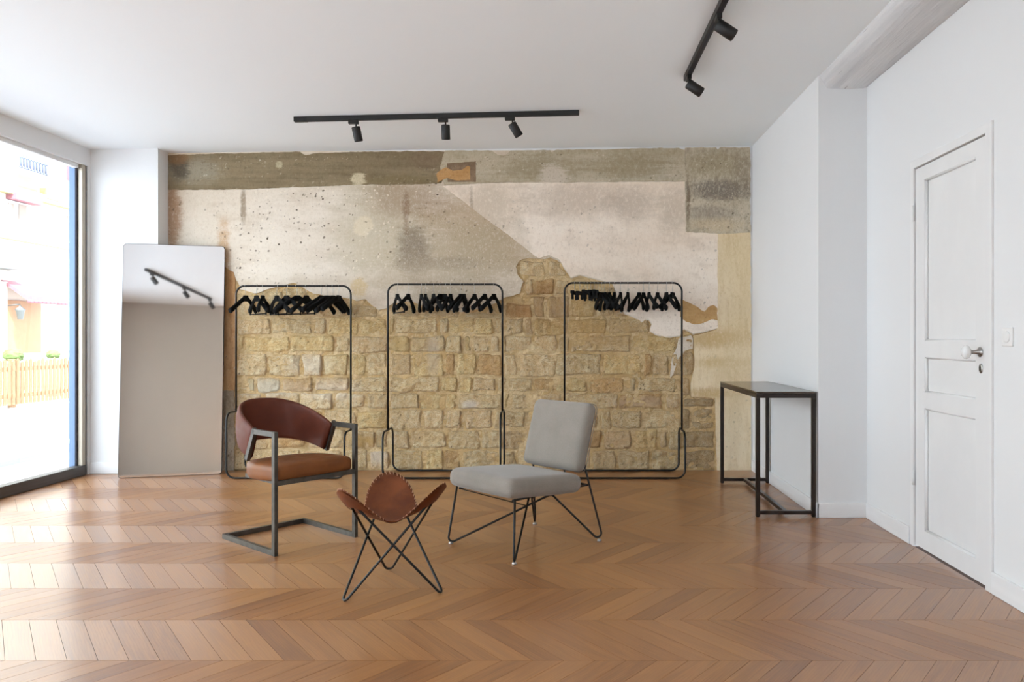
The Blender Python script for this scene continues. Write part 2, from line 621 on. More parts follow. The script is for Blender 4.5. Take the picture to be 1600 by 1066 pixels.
M_pl_olive = plaster('olive_grey_paint_on_plaster', rgb(128, 112, 86), rgb(104, 90, 67), rgb(144, 129, 102), [
    (300, 268, 40, 18, rgb(160, 152, 134), 0.75, 0.6),
    (282, 262, 14, 20, rgb(74, 66, 56), 0.8, 0.5),
    (280, 248, 18, 8, rgb(140, 106, 74), 0.8, 0.5),
    (625, 285, 70, 10, rgb(122, 106, 74), 0.7, 0.6),
    (560, 281, 11, 9, rgb(206, 192, 160), 0.95, 0.25),
    (437, 258, 5, 5, rgb(190, 178, 146), 0.9, 0.3),
    (670, 250, 30, 12, rgb(126, 104, 84), 0.5, 0.6)], 0.2, 0.25)
M_pl_band = plaster('mottled_grey_brown_plaster', rgb(176, 162, 136), rgb(148, 134, 106), rgb(192, 180, 158), [
    (840, 262, 60, 18, rgb(148, 134, 106), 0.7, 0.6),
    (985, 262, 50, 20, rgb(152, 138, 110), 0.7, 0.5),
    (865, 275, 22, 18, rgb(206, 192, 174), 0.9, 0.3),
    (760, 250, 40, 14, rgb(186, 172, 148), 0.7, 0.6)], 0.25, 0.5, scrape=0.55)
M_pl_grey = plaster('soot_stained_plaster', rgb(182, 168, 144), rgb(140, 126, 108), rgb(200, 188, 166), [
    (1115, 258, 44, 20, rgb(152, 138, 108), 0.7, 0.6),
    (1075, 320, 3, 34, rgb(104, 84, 62), 0.8, 0.5),
    (1128, 297, 52, 14, rgb(112, 104, 96), 0.85, 0.45),
    (1110, 335, 36, 12, rgb(148, 138, 126), 0.7, 0.6),
    (1160, 275, 14, 30, rgb(134, 120, 102), 0.6, 0.6),
    (1120, 352, 40, 10, rgb(204, 184, 150), 0.6, 0.6)], 0.3, 0.55, scrape=0.65)
M_pl_yellow = plaster('straw_yellow_plaster', rgb(222, 202, 164), rgb(202, 176, 132), rgb(232, 214, 182), [
    (1110, 530, 60, 14, rgb(184, 150, 92), 0.7, 0.6),
    (1130, 566, 40, 8, rgb(192, 160, 100), 0.6, 0.6),
    (1115, 614, 40, 8, rgb(182, 148, 92), 0.7, 0.6),
    (1150, 590, 30, 60, rgb(216, 196, 160), 0.6, 0.6),
    (1145, 700, 25, 40, rgb(226, 210, 180), 0.6, 0.6)], 0.12, 0.4, streak=0.0)
M_pl_rust = plaster('rusty_brown_render', rgb(188, 144, 98), rgb(160, 112, 68), rgb(204, 164, 120), (), 0.2, 0.6, scrape=0.4)
M_pl_dirty = plaster('dirty_grey_render', rgb(164, 146, 124), rgb(128, 108, 88), rgb(190, 176, 156), (), 0.3, 0.9, scrape=0.6)
M_pl_tan = plaster('bare_tan_undercoat', rgb(186, 148, 98), rgb(166, 126, 80), rgb(198, 162, 112), (), 0.1, 0.3)
M_pl_brown = plaster('brown_undercoat', rgb(126, 104, 82), rgb(104, 84, 64), rgb(142, 120, 96), (), 0.1, 0.3)
M_pl_orange = plaster('orange_ochre_undercoat', rgb(182, 138, 86), rgb(156, 112, 66), rgb(194, 152, 102), (), 0.1, 0.3)

def concrete():
    m = NT('rough_whitewashed_concrete', 0.9, 0.0, 0.2)
    a = m.noise(2.5, 6, 0.65)
    gr = m.noise(1.0, 5, 0.6, m.pos((30, 2.5, 30)))
    c = m.mix(m.ramp(a, 0.3, 0.7), rgb(206, 207, 209), rgb(226, 226, 226))
    c = m.mix(m.ramp(gr, 0.55, 0.78, 0.0, 0.35), c, rgb(182, 183, 186))
    vo = m.voronoi(9)
    c = m.mix(m.ramp(vo, 0.04, 0.09, 0.8, 0.0), c, rgb(90, 90, 90))
    m.color(c)
    m.bump(m.math('ADD', gr, a), 0.5, 0.02)
    return m.m
M_concrete = concrete()

# ------------------------------------------------------------------ room shell
XL, XR, XS, YB, YR = -4.20, 1.965, 1.645, 6.80, -0.38
YP = 4.99                        # face of the pier
def ceil_z(x): return 2.8988 + 0.0128 * x

# floor: chevron parquet, rows run across the room
floor = MB().box((XL - 0.12, YR - 0.2, -0.10), (XR + 0.05, YB + 0.1, -0.014)).build('floor', M_sub)
tag(floor, 'oak chevron parquet floor', kind='structure')
ROW, Y0, PITCH, SKEW, XPH = 0.4005, 2.772, 0.114, 0.3130, -1.6165

def plank_polys():
    out = []
    for k in range(-8, 11):
        ya, yb = Y0 + k * ROW, Y0 + (k + 1) * ROW
        even = (k % 2 == 0)
        xa0 = XPH if even else XPH - SKEW
        xb0 = XPH - SKEW if even else XPH
        for i in range(-30, 40):
            xa, xb = xa0 + i * PITCH, xb0 + i * PITCH
            poly = [(xa, ya), (xa + PITCH, ya), (xb + PITCH, yb), (xb, yb)]
            g = 0.0007
            cp = clip_poly(poly, XL - 0.07, XR - 0.001, YR, YB - 0.0)
            if len(cp) < 3: continue
            cx = sum(p[0] for p in cp) / len(cp)
            cy = sum(p[1] for p in cp) / len(cp)
            if all(p[0] > XS and p[1] > YP for p in cp): continue
            if all(p[0] < -3.62 and p[1] > 6.64 for p in cp): continue
            d = Vector((xb - xa, yb - ya)).normalized()
            out.append((cp, d, cx, cy))
    return out

def plank_mesh(mb_v, mb_f, uvs, tones, poly, d, tone, off, dz):
    """a board with eased edges: top face, narrow chamfers, sides"""
    n = len(poly)
    c = Vector((sum(p[0] for p in poly) / n, sum(p[1] for p in poly) / n))
    base = len(mb_v)
    per = Vector((-d.y, d.x))
    rings = ((0.0007, 0.0 + dz), (0.0007, -0.012))
    for (ins, z) in rings:
        for i, p in enumerate(poly):
            a, b, q = Vector(poly[i - 1]), Vector(poly[(i + 1) % n]), Vector(p)
            u, v = (a - q).normalized(), (b - q).normalized()
            s = abs(u.x * v.y - u.y * v.x)
            q2 = q + (u + v) * (ins / max(s, 0.25))
            mb_v.append((q2.x, q2.y, z))
    faces = [list(range(base, base + n))]
    for r in range(1):
        for i in range(n):
            j = (i + 1) % n
            faces.append([base + r * n + j, base + r * n + i, base + (r + 1) * n + i, base + (r + 1) * n + j])
    for f in faces:
        mb_f.append(f)
        tones.append(tone)
        for vi in f:
            w = Vector(mb_v[vi][:2]) - c
            uvs.append((w.dot(d) + off[0], w.dot(per) + off[1]))

def plank_object(name, items):
    v, f, uv, tn = [], [], [], []
    for (poly, d, tone, off, dz) in items:
        plank_mesh(v, f, uv, tn, poly, d, tone, off, dz)
    me = bpy.data.meshes.new(name)
    me.from_pydata(v, [], f)
    l = me.uv_layers.new(name='grain')
    l.data.foreach_set('uv', [c for p in uv for c in p])
    a = me.attributes.new('tone', 'FLOAT', 'FACE')
    a.data.foreach_set('value', tn)
    me.materials.append(M_oak)
    o = bpy.data.objects.new(name, me)
    COL.objects.link(o)
    o.parent = floor
    return o

planks = []
rp = random.Random(11)
for (poly, d, cx, cy) in plank_polys():
    tone = min(1, max(0, rp.gauss(0.45, 0.24)))
    planks.append((cx, cy, (poly, d, tone, (rp.uniform(0, 40), rp.uniform(0, 40)), rp.uniform(-0.0003, 0.0))))
def in_view(cx, cy):
    if cy < 2.55: return False
    px = 890 + cx * F / cy
    return -30 < px < 1630
vis = sorted([p for p in planks if in_view(p[0], p[1])], key=lambda p: p[1])
for p in vis[:298]:
    plank_object('plank', [p[2]])
near = set(id(p) for p in vis[:298])
tag(plank_object('distant_planks', [p[2] for p in planks if id(p) not in near]), kind='stuff')

# ceiling (falls slightly to the left)
cb = MB()
x0, x1, ya, yb = XL - 0.4, XR + 0.3, YR - 0.3, YB + 0.3
cb.add([(x0, ya, ceil_z(x0)), (x1, ya, ceil_z(x1)), (x1, yb, ceil_z(x1)), (x0, yb, ceil_z(x0)),
        (x0, ya, 3.15), (x1, ya, 3.15), (x1, yb, 3.15), (x0, yb, 3.15)],
       [(0, 1, 2, 3), (7, 6, 5, 4), (0, 4, 5, 1), (1, 5, 6, 2), (2, 6, 7, 3), (3, 7, 4, 0)])
tag(cb.build('ceiling', M_ceil), 'smooth white ceiling', kind='structure')

# right wall with a door opening, pier and side wall around the console
DY0, DY1, DZ = 3.552, 4.300, 2.150      # door opening
wr = MB()
wr.box((XR, YR - 0.2, 0), (XR + 0.15, DY0, 3.0)).box((XR, DY1, 0), (XR + 0.15, YP + 0.02, 3.0)).box((XR, DY0, DZ), (XR + 0.15, DY1, 3.0))
tag(wr.build('wall_right', M_white), 'white wall holding the panelled door', kind='structure')
tag(MB().box((XS, YP, 0), (XR + 0.15, YB + 0.25, 3.0)).build('wall_side', M_white),
    'white projecting wall behind the console table', kind='structure')
# left wall: solid end, lintel, short pier before the stone wall
WY1 = 6.585                      # far end of the window
wl = MB()
wl.box((XL - 0.14, 0.30, 2.69), (XL, WY1, 3.0)).box((XL - 0.14, WY1, 0), (XL, WY1 + 0.3, 3.0))
wl.box((XL - 0.14, YR - 0.2, 0), (XL, 0.30, 3.0))
tag(wl.build('wall_left', M_white), 'white window wall with deep lintel', kind='structure')
tag(MB().box((XL, 6.62, 0), (-3.608, YB + 0.25, 3.0)).build('wall_corner', M_white),
    'short white wall between window and stone wall', kind='structure')
FX0, FX1, FZ0, FZ1 = -2.15, -0.55, 0.12, 2.66      # unseen glazed opening, added to brighten back wall and ceiling
wf = MB()
wf.box((XL - 0.14, YR - 0.2, 0), (FX0, YR, 3.0)).box((FX1, YR - 0.2, 0), (XR + 0.15, YR, 3.0))
wf.box((FX0, YR - 0.2, 0), (FX1, YR, FZ0)).box((FX0, YR - 0.2, FZ1), (FX1, YR, 3.0))
tag(wf.build('wall_front', M_rear),
    'warm grey wall seen in the mirror', kind='structure')

# skirtings
def skirt(name, lo, hi):
    tag(MB().bevel_box(lo, hi, 0.004).build(name, M_skirt), kind='structure')
skirt('baseboard_right', (XR - 0.014, YR, 0.0), (XR + 0.001, DY0 - 0.055, 0.102))
skirt('baseboard_right_far', (XR - 0.014, DY1 + 0.05, 0.0), (XR + 0.001, YP - 0.014, 0.100))
skirt('baseboard_pier', (XS - 0.014, YP - 0.014, 0.0), (XR, YP + 0.001, 0.098))
skirt('baseboard_side', (XS - 0.014, YP - 0.014, 0.0), (XS + 0.001, YB - 0.03, 0.098))
skirt('baseboard_left', (XL + 0.0, 6.606, 0.0), (-3.61, 6.621, 0.098))

# ------------------------------------------------------------------ exposed back wall
wall_back = MB().box((-3.75, YB + 0.075, -0.02), (XS + 0.1, YB + 0.3, 3.0)).build('wall_back', M_white)
tag(wall_back, 'bare limestone and old plaster wall', kind='structure')

# bed of mortar behind the stones: a relief grid
def relief(name, x0, x1, z0, z1, y, amp, mat, step=0.035):
    nx, nz = int((x1 - x0) / step), int((z1 - z0) / step)
    mb = MB()
    vs_, fs = [], []
    for j in range(nz + 1):
        for i in range(nx + 1):
            x, z = x0 + (x1 - x0) * i / nx, z0 + (z1 - z0) * j / nz
            q = Vector((x * 7, 3.0, z * 7))
            vs_.append((x, y + amp * (noise.fractal(q, 0.7, 2.1, 5) * 0.9), z))
    for j in range(nz):
        for i in range(nx):
            a = j * (nx + 1) + i
            fs.append((a, a + 1, a + nx + 2, a + nx + 1))
    mb.add(vs_, fs, True)
    o = mb.build(name, mat, wall_back)
    return o
relief('mortar_bed', -3.607, XS - 0.002, 0.0, 1.95, YB + 0.006, 0.010, M_mortar, 0.016)

def sheet(name, pts, front, back, mat, amp=0.008, step=0.02, seed=0.0, straight=()):
    """a plaster layer: ragged outline on the wall plane, real thickness"""
    P = []
    n = len(pts)
    for i in range(n):
        a = Vector((wx(pts[i][0]), wz(pts[i][1])))
        b = Vector((wx(pts[(i + 1) % n][0]), wz(pts[(i + 1) % n][1])))
        k = max(1, int((b - a).length / step))
        d = (b - a)
        nv = Vector((-d.y, d.x)).normalized() if d.length > 0 else Vector((0, 0))
        for j in range(k):
            q = a + d * (j / k)
            if i not in straight:
                s = noise.fractal(Vector((q.x * 14, q.y * 14, 5 + seed)), 0.9, 2.1, 4) * amp
                q = q + nv * s * (1.0 if j else 0.5)
            q.x = max(-3.6075, min(XS - 0.0005, q.x))
            P.append(q)
    tri = tessellate_polygon([[Vector((q.x, q.y, 0)) for q in P]])
    m = len(P)
    vs_ = [(q.x, front, q.y) for q in P]
    # eased rim
    vs2 = [(q.x, front + 0.0015, q.y) for q in P]
    vs3 = [(q.x, back, q.y) for q in P]
    fs = [tuple(t) for t in tri]
    for i in range(m):
        j = (i + 1) % m
        fs.append((m + i, m + j, 2 * m + j, 2 * m + i))
        fs.append((i, j, m + j, m + i))
    mb = MB()
    mb.add(vs_ + vs2 + vs3, fs)
    return mb.build(name, mat, wall_back)

sheet('white_filler', [(262, 222), (1178, 222), (1178, 740), (1166, 740), (1166, 262), (262, 262)], YB - 0.006, YB + 0.07, M_white, 0.0, straight=(0, 1, 2, 3, 4, 5))
low = [(264, 402), (330, 404), (346, 407), (352, 418), (366, 425), (371, 440), (376, 453), (398, 458), (420, 452),
       (440, 446), (462, 443), (474, 450), (490, 459), (520, 463), (546, 467), (560, 470), (572, 468), (580, 476),
       (592, 485), (605, 481), (615, 474), (640, 470), (660, 478), (690, 482), (720, 488), (760, 480), (788, 466),
       (812, 459), (818, 440), (808, 428), (806, 418), (812, 408), (825, 404), (850, 405), (860, 402), (876, 410),
       (885, 425), (892, 436), (905, 431), (930, 437), (957, 445), (963, 458), (966, 476), (969, 489), (993, 498),
       (1002, 504), (1013, 500), (1018, 508), (1015, 518), (1025, 524), (1036, 528), (1062, 526), (1068, 515),
       (1077, 519), (1083, 523), (1120, 514)]
sheet('cream_plaster', [(264, 238), (1121, 234), (1121, 514)] + low[::-1][1:], YB - 0.010, YB + 0.06, M_pl_main, 0.010, straight=(0, 1, len(low) + 1))
iw = low.index((885, 425))
sheet('pale_plaster', [(692, 291), (762, 287), (880, 286), (1000, 285), (1071, 284), (1121, 300), (1121, 513)]
      + [(x, y - 2) for (x, y) in low[iw:-1][::-1]] + [(874, 406), (858, 399), (842, 404), (800, 372), (760, 343), (725, 316)],
      YB - 0.0155, YB + 0.0, M_pl_white, 0.006, seed=3.0)
sheet('olive_paint_band', [(264, 243), (330, 241), (420, 239), (470, 238), (478, 243), (492, 240), (560, 238), (640, 237), (700, 237), (700, 253), (690, 287),
      (640, 289), (560, 289), (500, 292), (460, 293), (400, 296), (330, 297), (264, 297)], YB - 0.0135, YB + 0.0, M_pl_olive, 0.006, seed=6.0)
sheet('grey_brown_plaster_band', [(696, 236), (770, 236), (778, 243), (790, 243), (798, 236), (860, 235), (862, 239), (868, 235), (950, 234), (1022, 232), (1060, 232),
      (1069, 236), (1071, 284), (1000, 284), (900, 285), (885, 287), (860, 284), (760, 286), (694, 290), (688, 262)], YB - 0.0185, YB + 0.0, M_pl_band, 0.007, seed=9.0)
sheet('sooty_plaster', [(1070, 232), (1118, 231), (1121, 235), (1125, 231), (1171, 231), (1172, 364), (1120, 366), (1071, 363)], YB - 0.0195, YB + 0.0, M_pl_grey, 0.008, seed=12.0, straight=())
sheet('straw_plaster', [(1119, 361), (1172, 361), (1173, 520), (1173, 737), (1120, 737), (1119, 690), (1117, 622), (1080, 620), (1079, 600), (1085, 572), (1084, 540), (1082, 525), (1119, 516)],
      YB - 0.014, YB + 0.05, M_pl_yellow, 0.006, seed=15.0)
sheet('brown_undercoat_patch', [(699, 256), (744, 253), (744, 285), (700, 285)], YB - 0.0205, YB + 0.0, M_pl_brown, 0.003, seed=18.0)
sheet('ochre_undercoat_patch', [(690, 266), (698, 262), (708, 268), (722, 266), (732, 260), (735, 262), (735, 282), (715, 283), (700, 279), (692, 282), (684, 286), (683, 272)],
      YB - 0.0220, YB + 0.0, M_pl_orange, 0.005, seed=21.0)
sheet('tan_undercoat_patch', [(1063, 468), (1078, 474), (1090, 480), (1100, 487), (1106, 480), (1114, 477), (1120, 482), (1121, 501), (1112, 499), (1098, 505), (1085, 507), (1072, 503), (1062, 495)],
      YB - 0.0175, YB + 0.0, M_pl_tan, 0.006, seed=24.0)
sheet('brown_plaster_strip', [(262, 404), (345, 404), (353, 420), (367, 427), (368, 470), (368, 560), (366, 612), (340, 614), (262, 614)], YB - 0.004, YB + 0.05, M_pl_rust, 0.008, seed=30.0)
sheet('grey_plaster_strip', [(262, 612), (345, 611), (366, 610), (367, 660), (366, 738), (262, 738)], YB - 0.005, YB + 0.05, M_pl_dirty, 0.009, seed=33.0)
sheet('small_white_patch', [(1062, 528), (1079, 524), (1083, 530), (1082, 545), (1070, 548), (1060, 560), (1052, 585), (1047, 590), (1050, 560), (1056, 545)],
      YB - 0.009, YB + 0.02, M_pl_main, 0.006, seed=27.0)

# the single stones, course by course: (top, bottom, joints along the course) measured on the wall
courses = [
    (497, 523, [(369, 424), (424, 489), (490, 511), (511, 560), (560, 606), (606, 617), (617, 682), (684, 700), (700, 741), (741, 772), (773, 788), (789, 819), (820, 834), (834, 885), (885, 948), (949, 1014)]),
    (524, 551, [(369, 383), (383, 453), (454, 522), (523, 547), (547, 606), (606, 640), (641, 694), (695, 722), (723, 737), (738, 765), (765, 779), (779, 789), (789, 831), (832, 871), (872, 892), (893, 986), (988, 1056)]),
    (552, 588, [(369, 416), (417, 470), (471, 503), (504, 545), (546, 573), (574, 606), (607, 643), (644, 694), (695, 711), (711, 744), (745, 786), (787, 808), (810, 868), (869, 941), (943, 1003), (1004, 1018), (1019, 1046)]),
    (589, 613, [(369, 400), (401, 438), (439, 490), (491, 544), (545, 606), (607, 686), (687, 715), (716, 737), (738, 776), (777, 791), (793, 834), (835, 868), (869, 918), (919, 976), (982, 994), (996, 1058)]),
    (614, 640, [(366, 410), (411, 470), (471, 520), (521, 571), (572, 607), (608, 655), (656, 694), (695, 714), (716, 786), (787, 796), (797, 830), (831, 880), (881, 964), (965, 1037), (1041, 1062)]),
    (641, 671, [(366, 402), (403, 450), (451, 505), (506, 557), (558, 606), (607, 660), (661, 694), (695, 723), (725, 771), (772, 786), (788, 822), (823, 860), (861, 900), (901, 934), (935, 954), (956, 1004), (1006, 1064)]),
    (672, 702, [(366, 420), (421, 478), (479, 540), (541, 585), (586, 607), (608, 640), (641, 698), (699, 750), (751, 786), (788, 817), (818, 860), (861, 905), (906, 942), (944, 988), (990, 1029), (1030, 1043), (1044, 1064)]),
    (703, 735, [(366, 410), (411, 470), (471, 533), (534, 575), (576, 610), (611, 662), (663, 694), (695, 720), (721, 786), (788, 807), (808, 870), (871, 924), (925, 963), (965, 1016), (1017, 1064)]),
]
singles = [
    (809, 853, 406, 432), (856, 885, 408, 432), (833, 866, 433, 461), (867, 891, 437, 461), (820, 832, 436, 462),
    (790, 833, 474, 497), (834, 853, 463, 497), (856, 890, 462, 497), (892, 930, 440, 496), (931, 961, 447, 496), (962, 992, 480, 496),
    (372, 400, 461, 496), (401, 440, 455, 496), (441, 480, 450, 496), (481, 546, 466, 496), (547, 590, 476, 497),
    (608, 660, 480, 496), (661, 720, 486, 497), (721, 788, 488, 498),
    (1048, 1066, 552, 588), (1066, 1083, 549, 587), (1062, 1078, 590, 619), (1066, 1083, 528, 547),
    (1068, 1117, 622, 637), (1066, 1079, 638, 671), (1081, 1116, 638, 656), (1080, 1116, 658, 671), (1066, 1117, 673, 701), (1066, 1118, 703, 734),
]
tints = {'n': (1.0, 1.0, 1.0), 'y': (1.03, 1.0, 0.88), 'r': (0.90, 0.78, 0.66), 'g': (0.76, 0.73, 0.72), 'w': (1.06, 1.06, 1.08), 'p': (0.99, 0.96, 0.96)}
rs = random.Random(5)

def stone_mesh(x0, x1, z0, z1, seed, proud, soft):
    w, h = x1 - x0, z1 - z0
    st = 0.0125
    nx, nz = max(6, int(w / st)), max(6, int(h / st))
    vs_, fs = [], []
    cx, cz = (x0 + x1) / 2, (z0 + z1) / 2
    tilt_x, tilt_z = rs.uniform(-0.006, 0.006), rs.uniform(-0.006, 0.006)
    for j in range(nz + 1):
        for i in range(nx + 1):
            xx, zz = -1 + 2 * i / nx, -1 + 2 * j / nz
            X, Z = cx + xx * w / 2, cz + zz * h / 2
            nq = Vector((X * 8, seed, Z * 8))
            # distance to the rim, cut corners
            ex, ez = (1 - abs(xx)) * w / 2, (1 - abs(zz)) * h / 2
            cr = 0.030
            if ex < cr and ez < cr:
                e = cr - math.hypot(cr - ex, cr - ez)
            else:
                e = min(ex, ez)
            rim = noise.noise(nq * 0.9 + Vector((4, 1, 8)))          # some rims crumble, some stay flush
            wid = 0.016 + 0.014 * max(0, rim)
            k = max(0.0, min(1.0, 1 - e / wid))
            drop = (0.008 + 0.026 * max(0.0, 0.5 + 1.1 * rim)) * k * k
            X += noise.noise(nq * 0.7) * 0.024 + noise.noise(nq * 3) * 0.005
            Z += noise.noise(nq * 0.7 + Vector((7, 3, 1))) * 0.016 + noise.noise(nq * 3 + Vector((2, 9, 4))) * 0.004
            P = Vector((X, seed * 3, Z))
            d = proud + tilt_x * xx + tilt_z * zz - drop
            d += noise.fractal(P * 9, 0.8, 2.1, 3) * soft + noise.fractal(P * 28, 0.45, 2.1, 3) * 0.0088
            if i in (0, nx) or j in (0, nz):
                d = -0.012
            vs_.append((X, YB + 0.012 - d, max(Z, 0.001)))
    n = nx + 1
    for j in range(nz):
        for i in range(nx):
            a = j * n + i
            fs.append((a, a + 1, a + n + 1, a + n))
    mb = MB()
    mb.add(vs_, fs, True)
    return mb

def add_stone(x0, x1, y0, y1, tint=None):
    X0, X1, Z0, Z1 = wx(x0), wx(x1), wz(y1), wz(y0)
    g = 0.0015
    proud = rs.uniform(0.012, 0.024)
    mb = stone_mesh(X0 + g, X1 - g, Z0 + g, Z1 - g, rs.uniform(0, 50), proud, rs.uniform(0.008, 0.015))
    o = mb.build('stone', M_stone, wall_back)
    if tint is None:
        tint = rs.choice('nnnnyyppwwr') if x0 < 860 else rs.choice('nnnpppryn')
    t = tints[tint]
    b = rs.uniform(0.92, 1.05)
    o.color = (t[0] * b, t[1] * b, t[2] * b, 1)
    return o
for (y0, y1, js) in courses:
    for (x0, x1) in js:
        dy0, dy1 = rs.uniform(-1.5, 1.0), rs.uniform(-1.0, 1.5)
        add_stone(x0, x1, y0 + dy0, min(735, y1 + dy1))
for (x0, x1, y0, y1) in singles:
    t = None
    if x0 >= 1062 and y0 >= 600: t = 'g'
    if x0 == 347: t = 'r'
    if (x0, y0) in ((790, 474), (833, 433)): t = 'r'
    add_stone(x0, x1, y0, y1, t)

# ------------------------------------------------------------------ concrete beam along the right wall
def beam():
    prof = [(1.652, ceil_z(1.65) + 0.05), (1.652, 2.918), (1.664, 2.900), (1.700, 2.842), (1.74, 2.838), (1.86, 2.836), (1.94, 2.840), (1.966, 2.846), (1.99, 2.86), (1.99, 3.0)]
    mb = MB()
    ys = [YR - 0.1 + i * (YP - YR + 0.12) / 44 for i in range(45)]
    vs_, fs = [], []
    for y in ys:
        for k, (x, z) in enumerate(prof):
            q = Vector((x * 5, y * 3, z * 5))
            dn = noise.fractal(q, 1.0, 2.0, 3) * 0.006 if 1 < k < 8 else 0
            vs_.append((x + dn * 0.5, y, z + dn))
    n = len(prof)
    for i in range(44):
        for k in range(n - 1):
            fs.append((i * n + k, i * n + k + 1, (i + 1) * n + k + 1, (i + 1) * n + k))
    mb.add(vs_, fs, True)
    return tag(mb.build('trim_1', M_concrete), 'rough whitewashed concrete beam above the right wall', kind='structure')
beam()

# ------------------------------------------------------------------ door in the right wall
door = struct_empty('door_1', 'white panelled door with porcelain knob')
xf = XR + 0.004                     # face of the leaf
ly0, ly1 = DY0 + 0.006, DY1 - 0.006
def leaf():
    mb = MB()
    t = 0.04
    z0, z1 = 0.012, DZ - 0.006
    # stiles and rails around three sunk panels
    mb.box((xf, ly0, z0), (xf + t, ly0 + 0.105, z1))
    mb.box((xf, ly1 - 0.105, z0), (xf + t, ly1, z1))
    for (a, b) in ((z0, 0.115), (0.795, 0.885), (1.08, 1.17), (2.065, z1)):
        mb.box((xf, ly0 + 0.105, a), (xf + t, ly1 - 0.105, b))
    return mb.build('door_leaf', M_door, door)
leaf()
for (a, b) in ((0.115, 0.795), (0.885, 1.08), (1.17, 2.065)):
    mb = MB()
    y0, y1 = ly0 + 0.105, ly1 - 0.105
    mb.box((xf + 0.018, y0, a), (xf + 0.035, y1, b))
    # moulding around the panel
    for (p, q) in (((y0, a), (y1, a)), ((y1, a), (y1, b)), ((y1, b), (y0, b)), ((y0, b), (y0, a))):
        mb.tube([(xf + 0.012, p[0], p[1]), (xf + 0.012, q[0], q[1])], 0.010, 6)
    mb.build('door_panel', M_door, door)
cs = MB()
for (lo, hi) in (((XR - 0.012, DY0 - 0.055, 0), (XR + 0.002, DY0, DZ + 0.045)),
                 ((XR - 0.008, DY1, 0), (XR + 0.002, DY1 + 0.045, DZ + 0.045)),
                 ((XR - 0.010, DY0, DZ), (XR + 0.002, DY1, DZ + 0.045))):
    cs.bevel_box(lo, hi, 0.003)
cs.box((XR + 0.046, DY0, 0.0), (XR + 0.15, DY0 + 0.004, DZ)).box((XR + 0.046, DY1 - 0.004, 0), (XR + 0.15, DY1, DZ)).box((XR + 0.13, DY0, 0), (XR + 0.15, DY1, DZ))
cs.build('door_casing', M_door, door)
kb = MB()
Mk = Matrix.Translation((xf, ly0 + 0.062, 1.118)) @ Matrix.Rotation(-PI / 2, 4, 'Y')
kb.lathe([(0.0, 0.050), (0.016, 0.050), (0.024, 0.056), (0.029, 0.066), (0.028, 0.076), (0.020, 0.085), (0.008, 0.089), (0.0, 0.090)], 24, Mk @ Matrix.Diagonal((1.15, 0.85, 1, 1)))
knob = kb.build('door_knob', M_porcelain, door)
MB().lathe([(0.024, 0.0), (0.024, 0.004), (0.010, 0.008), (0.009, 0.052)], 20, Mk).build('knob_stem', M_steel, knob)
Me_ = Matrix.Translation((xf, ly0 + 0.055, 1.040)) @ Matrix.Rotation(-PI / 2, 4, 'Y')
esc = MB().lathe([(0.019, 0.0), (0.019, 0.003), (0.015, 0.005)], 20, Me_ @ Matrix.Diagonal((1.25, 0.9, 1, 1))).build('keyhole_plate', M_steel, door)
MB().box((xf - 0.008, ly0 + 0.053, 1.028), (xf - 0.002, ly0 + 0.057, 1.050)).build('keyhole', M_black, esc)
hg = None
for z in (0.35, 1.85):
    MB().cyl((XR - 0.010, DY1 - 0.002, z), (XR - 0.010, DY1 - 0.002, z + 0.09), 0.006, 8).build('hinge', M_door, door)

# light switch
sw = thing('light_switch', 'square white light switch on the wall beside the door', 'light switch', (XR, 3.38, 1.19))
MB().bevel_box((-0.009, -0.041, -0.042), (0.0, 0.041, 0.042), 0.003).build('switch_plate', M_plate, sw)
MB().lathe([(0.026, 0.0), (0.026, 0.003), (0.022, 0.0045)], 24, Matrix.Translation((-0.009, 0, 0)) @ Matrix.Rotation(-PI / 2, 4, 'Y')).build('rocker', M_plate, sw)

# ------------------------------------------------------------------ window on the left
win = struct_empty('window_1', 'tall shop window facing the street')
wy0 = 0.30
MB().bevel_box((XL - 0.09, wy0, 0.0), (XL - 0.002, WY1 - 0.012, 0.085), 0.004).build('bottom_rail', M_dark_alu, win)
MB().bevel_box((XL - 0.07, WY1 - 0.066, 0.086), (XL - 0.006, WY1 - 0.022, 2.69), 0.003).build('jamb', M_alu, win)
MB().box((XL - 0.055, WY1 - 0.022, 0.0), (XL - 0.012, WY1 - 0.001, 2.69)).build('jamb_edge', M_gasket, win)
MB().box((XL - 0.062, WY1 - 0.080, 0.086), (XL - 0.046, WY1 - 0.067, 2.69)).build('gasket', M_gasket, win)
MB().bevel_box((XL - 0.08, wy0, 2.655), (XL - 0.03, WY1 - 0.08, 2.69), 0.003).build('head_rail', M_white, win)
MB().bevel_box((XL - 0.08, 3.02, 0.086), (XL - 0.02, 3.07, 2.654), 0.003).build('mullion', M_alu, win)
MB().bevel_box((XL - 0.08, wy0 + 0.001, 0.086), (XL - 0.02, wy0 + 0.05, 2.654), 0.003).build('jamb', M_alu, win)
MB().box((XL - 0.125, WY1 - 0.060, 0.0), (XL - 0.075, WY1 - 0.002, 2.69)).build('outer_jamb', M_blue, win)

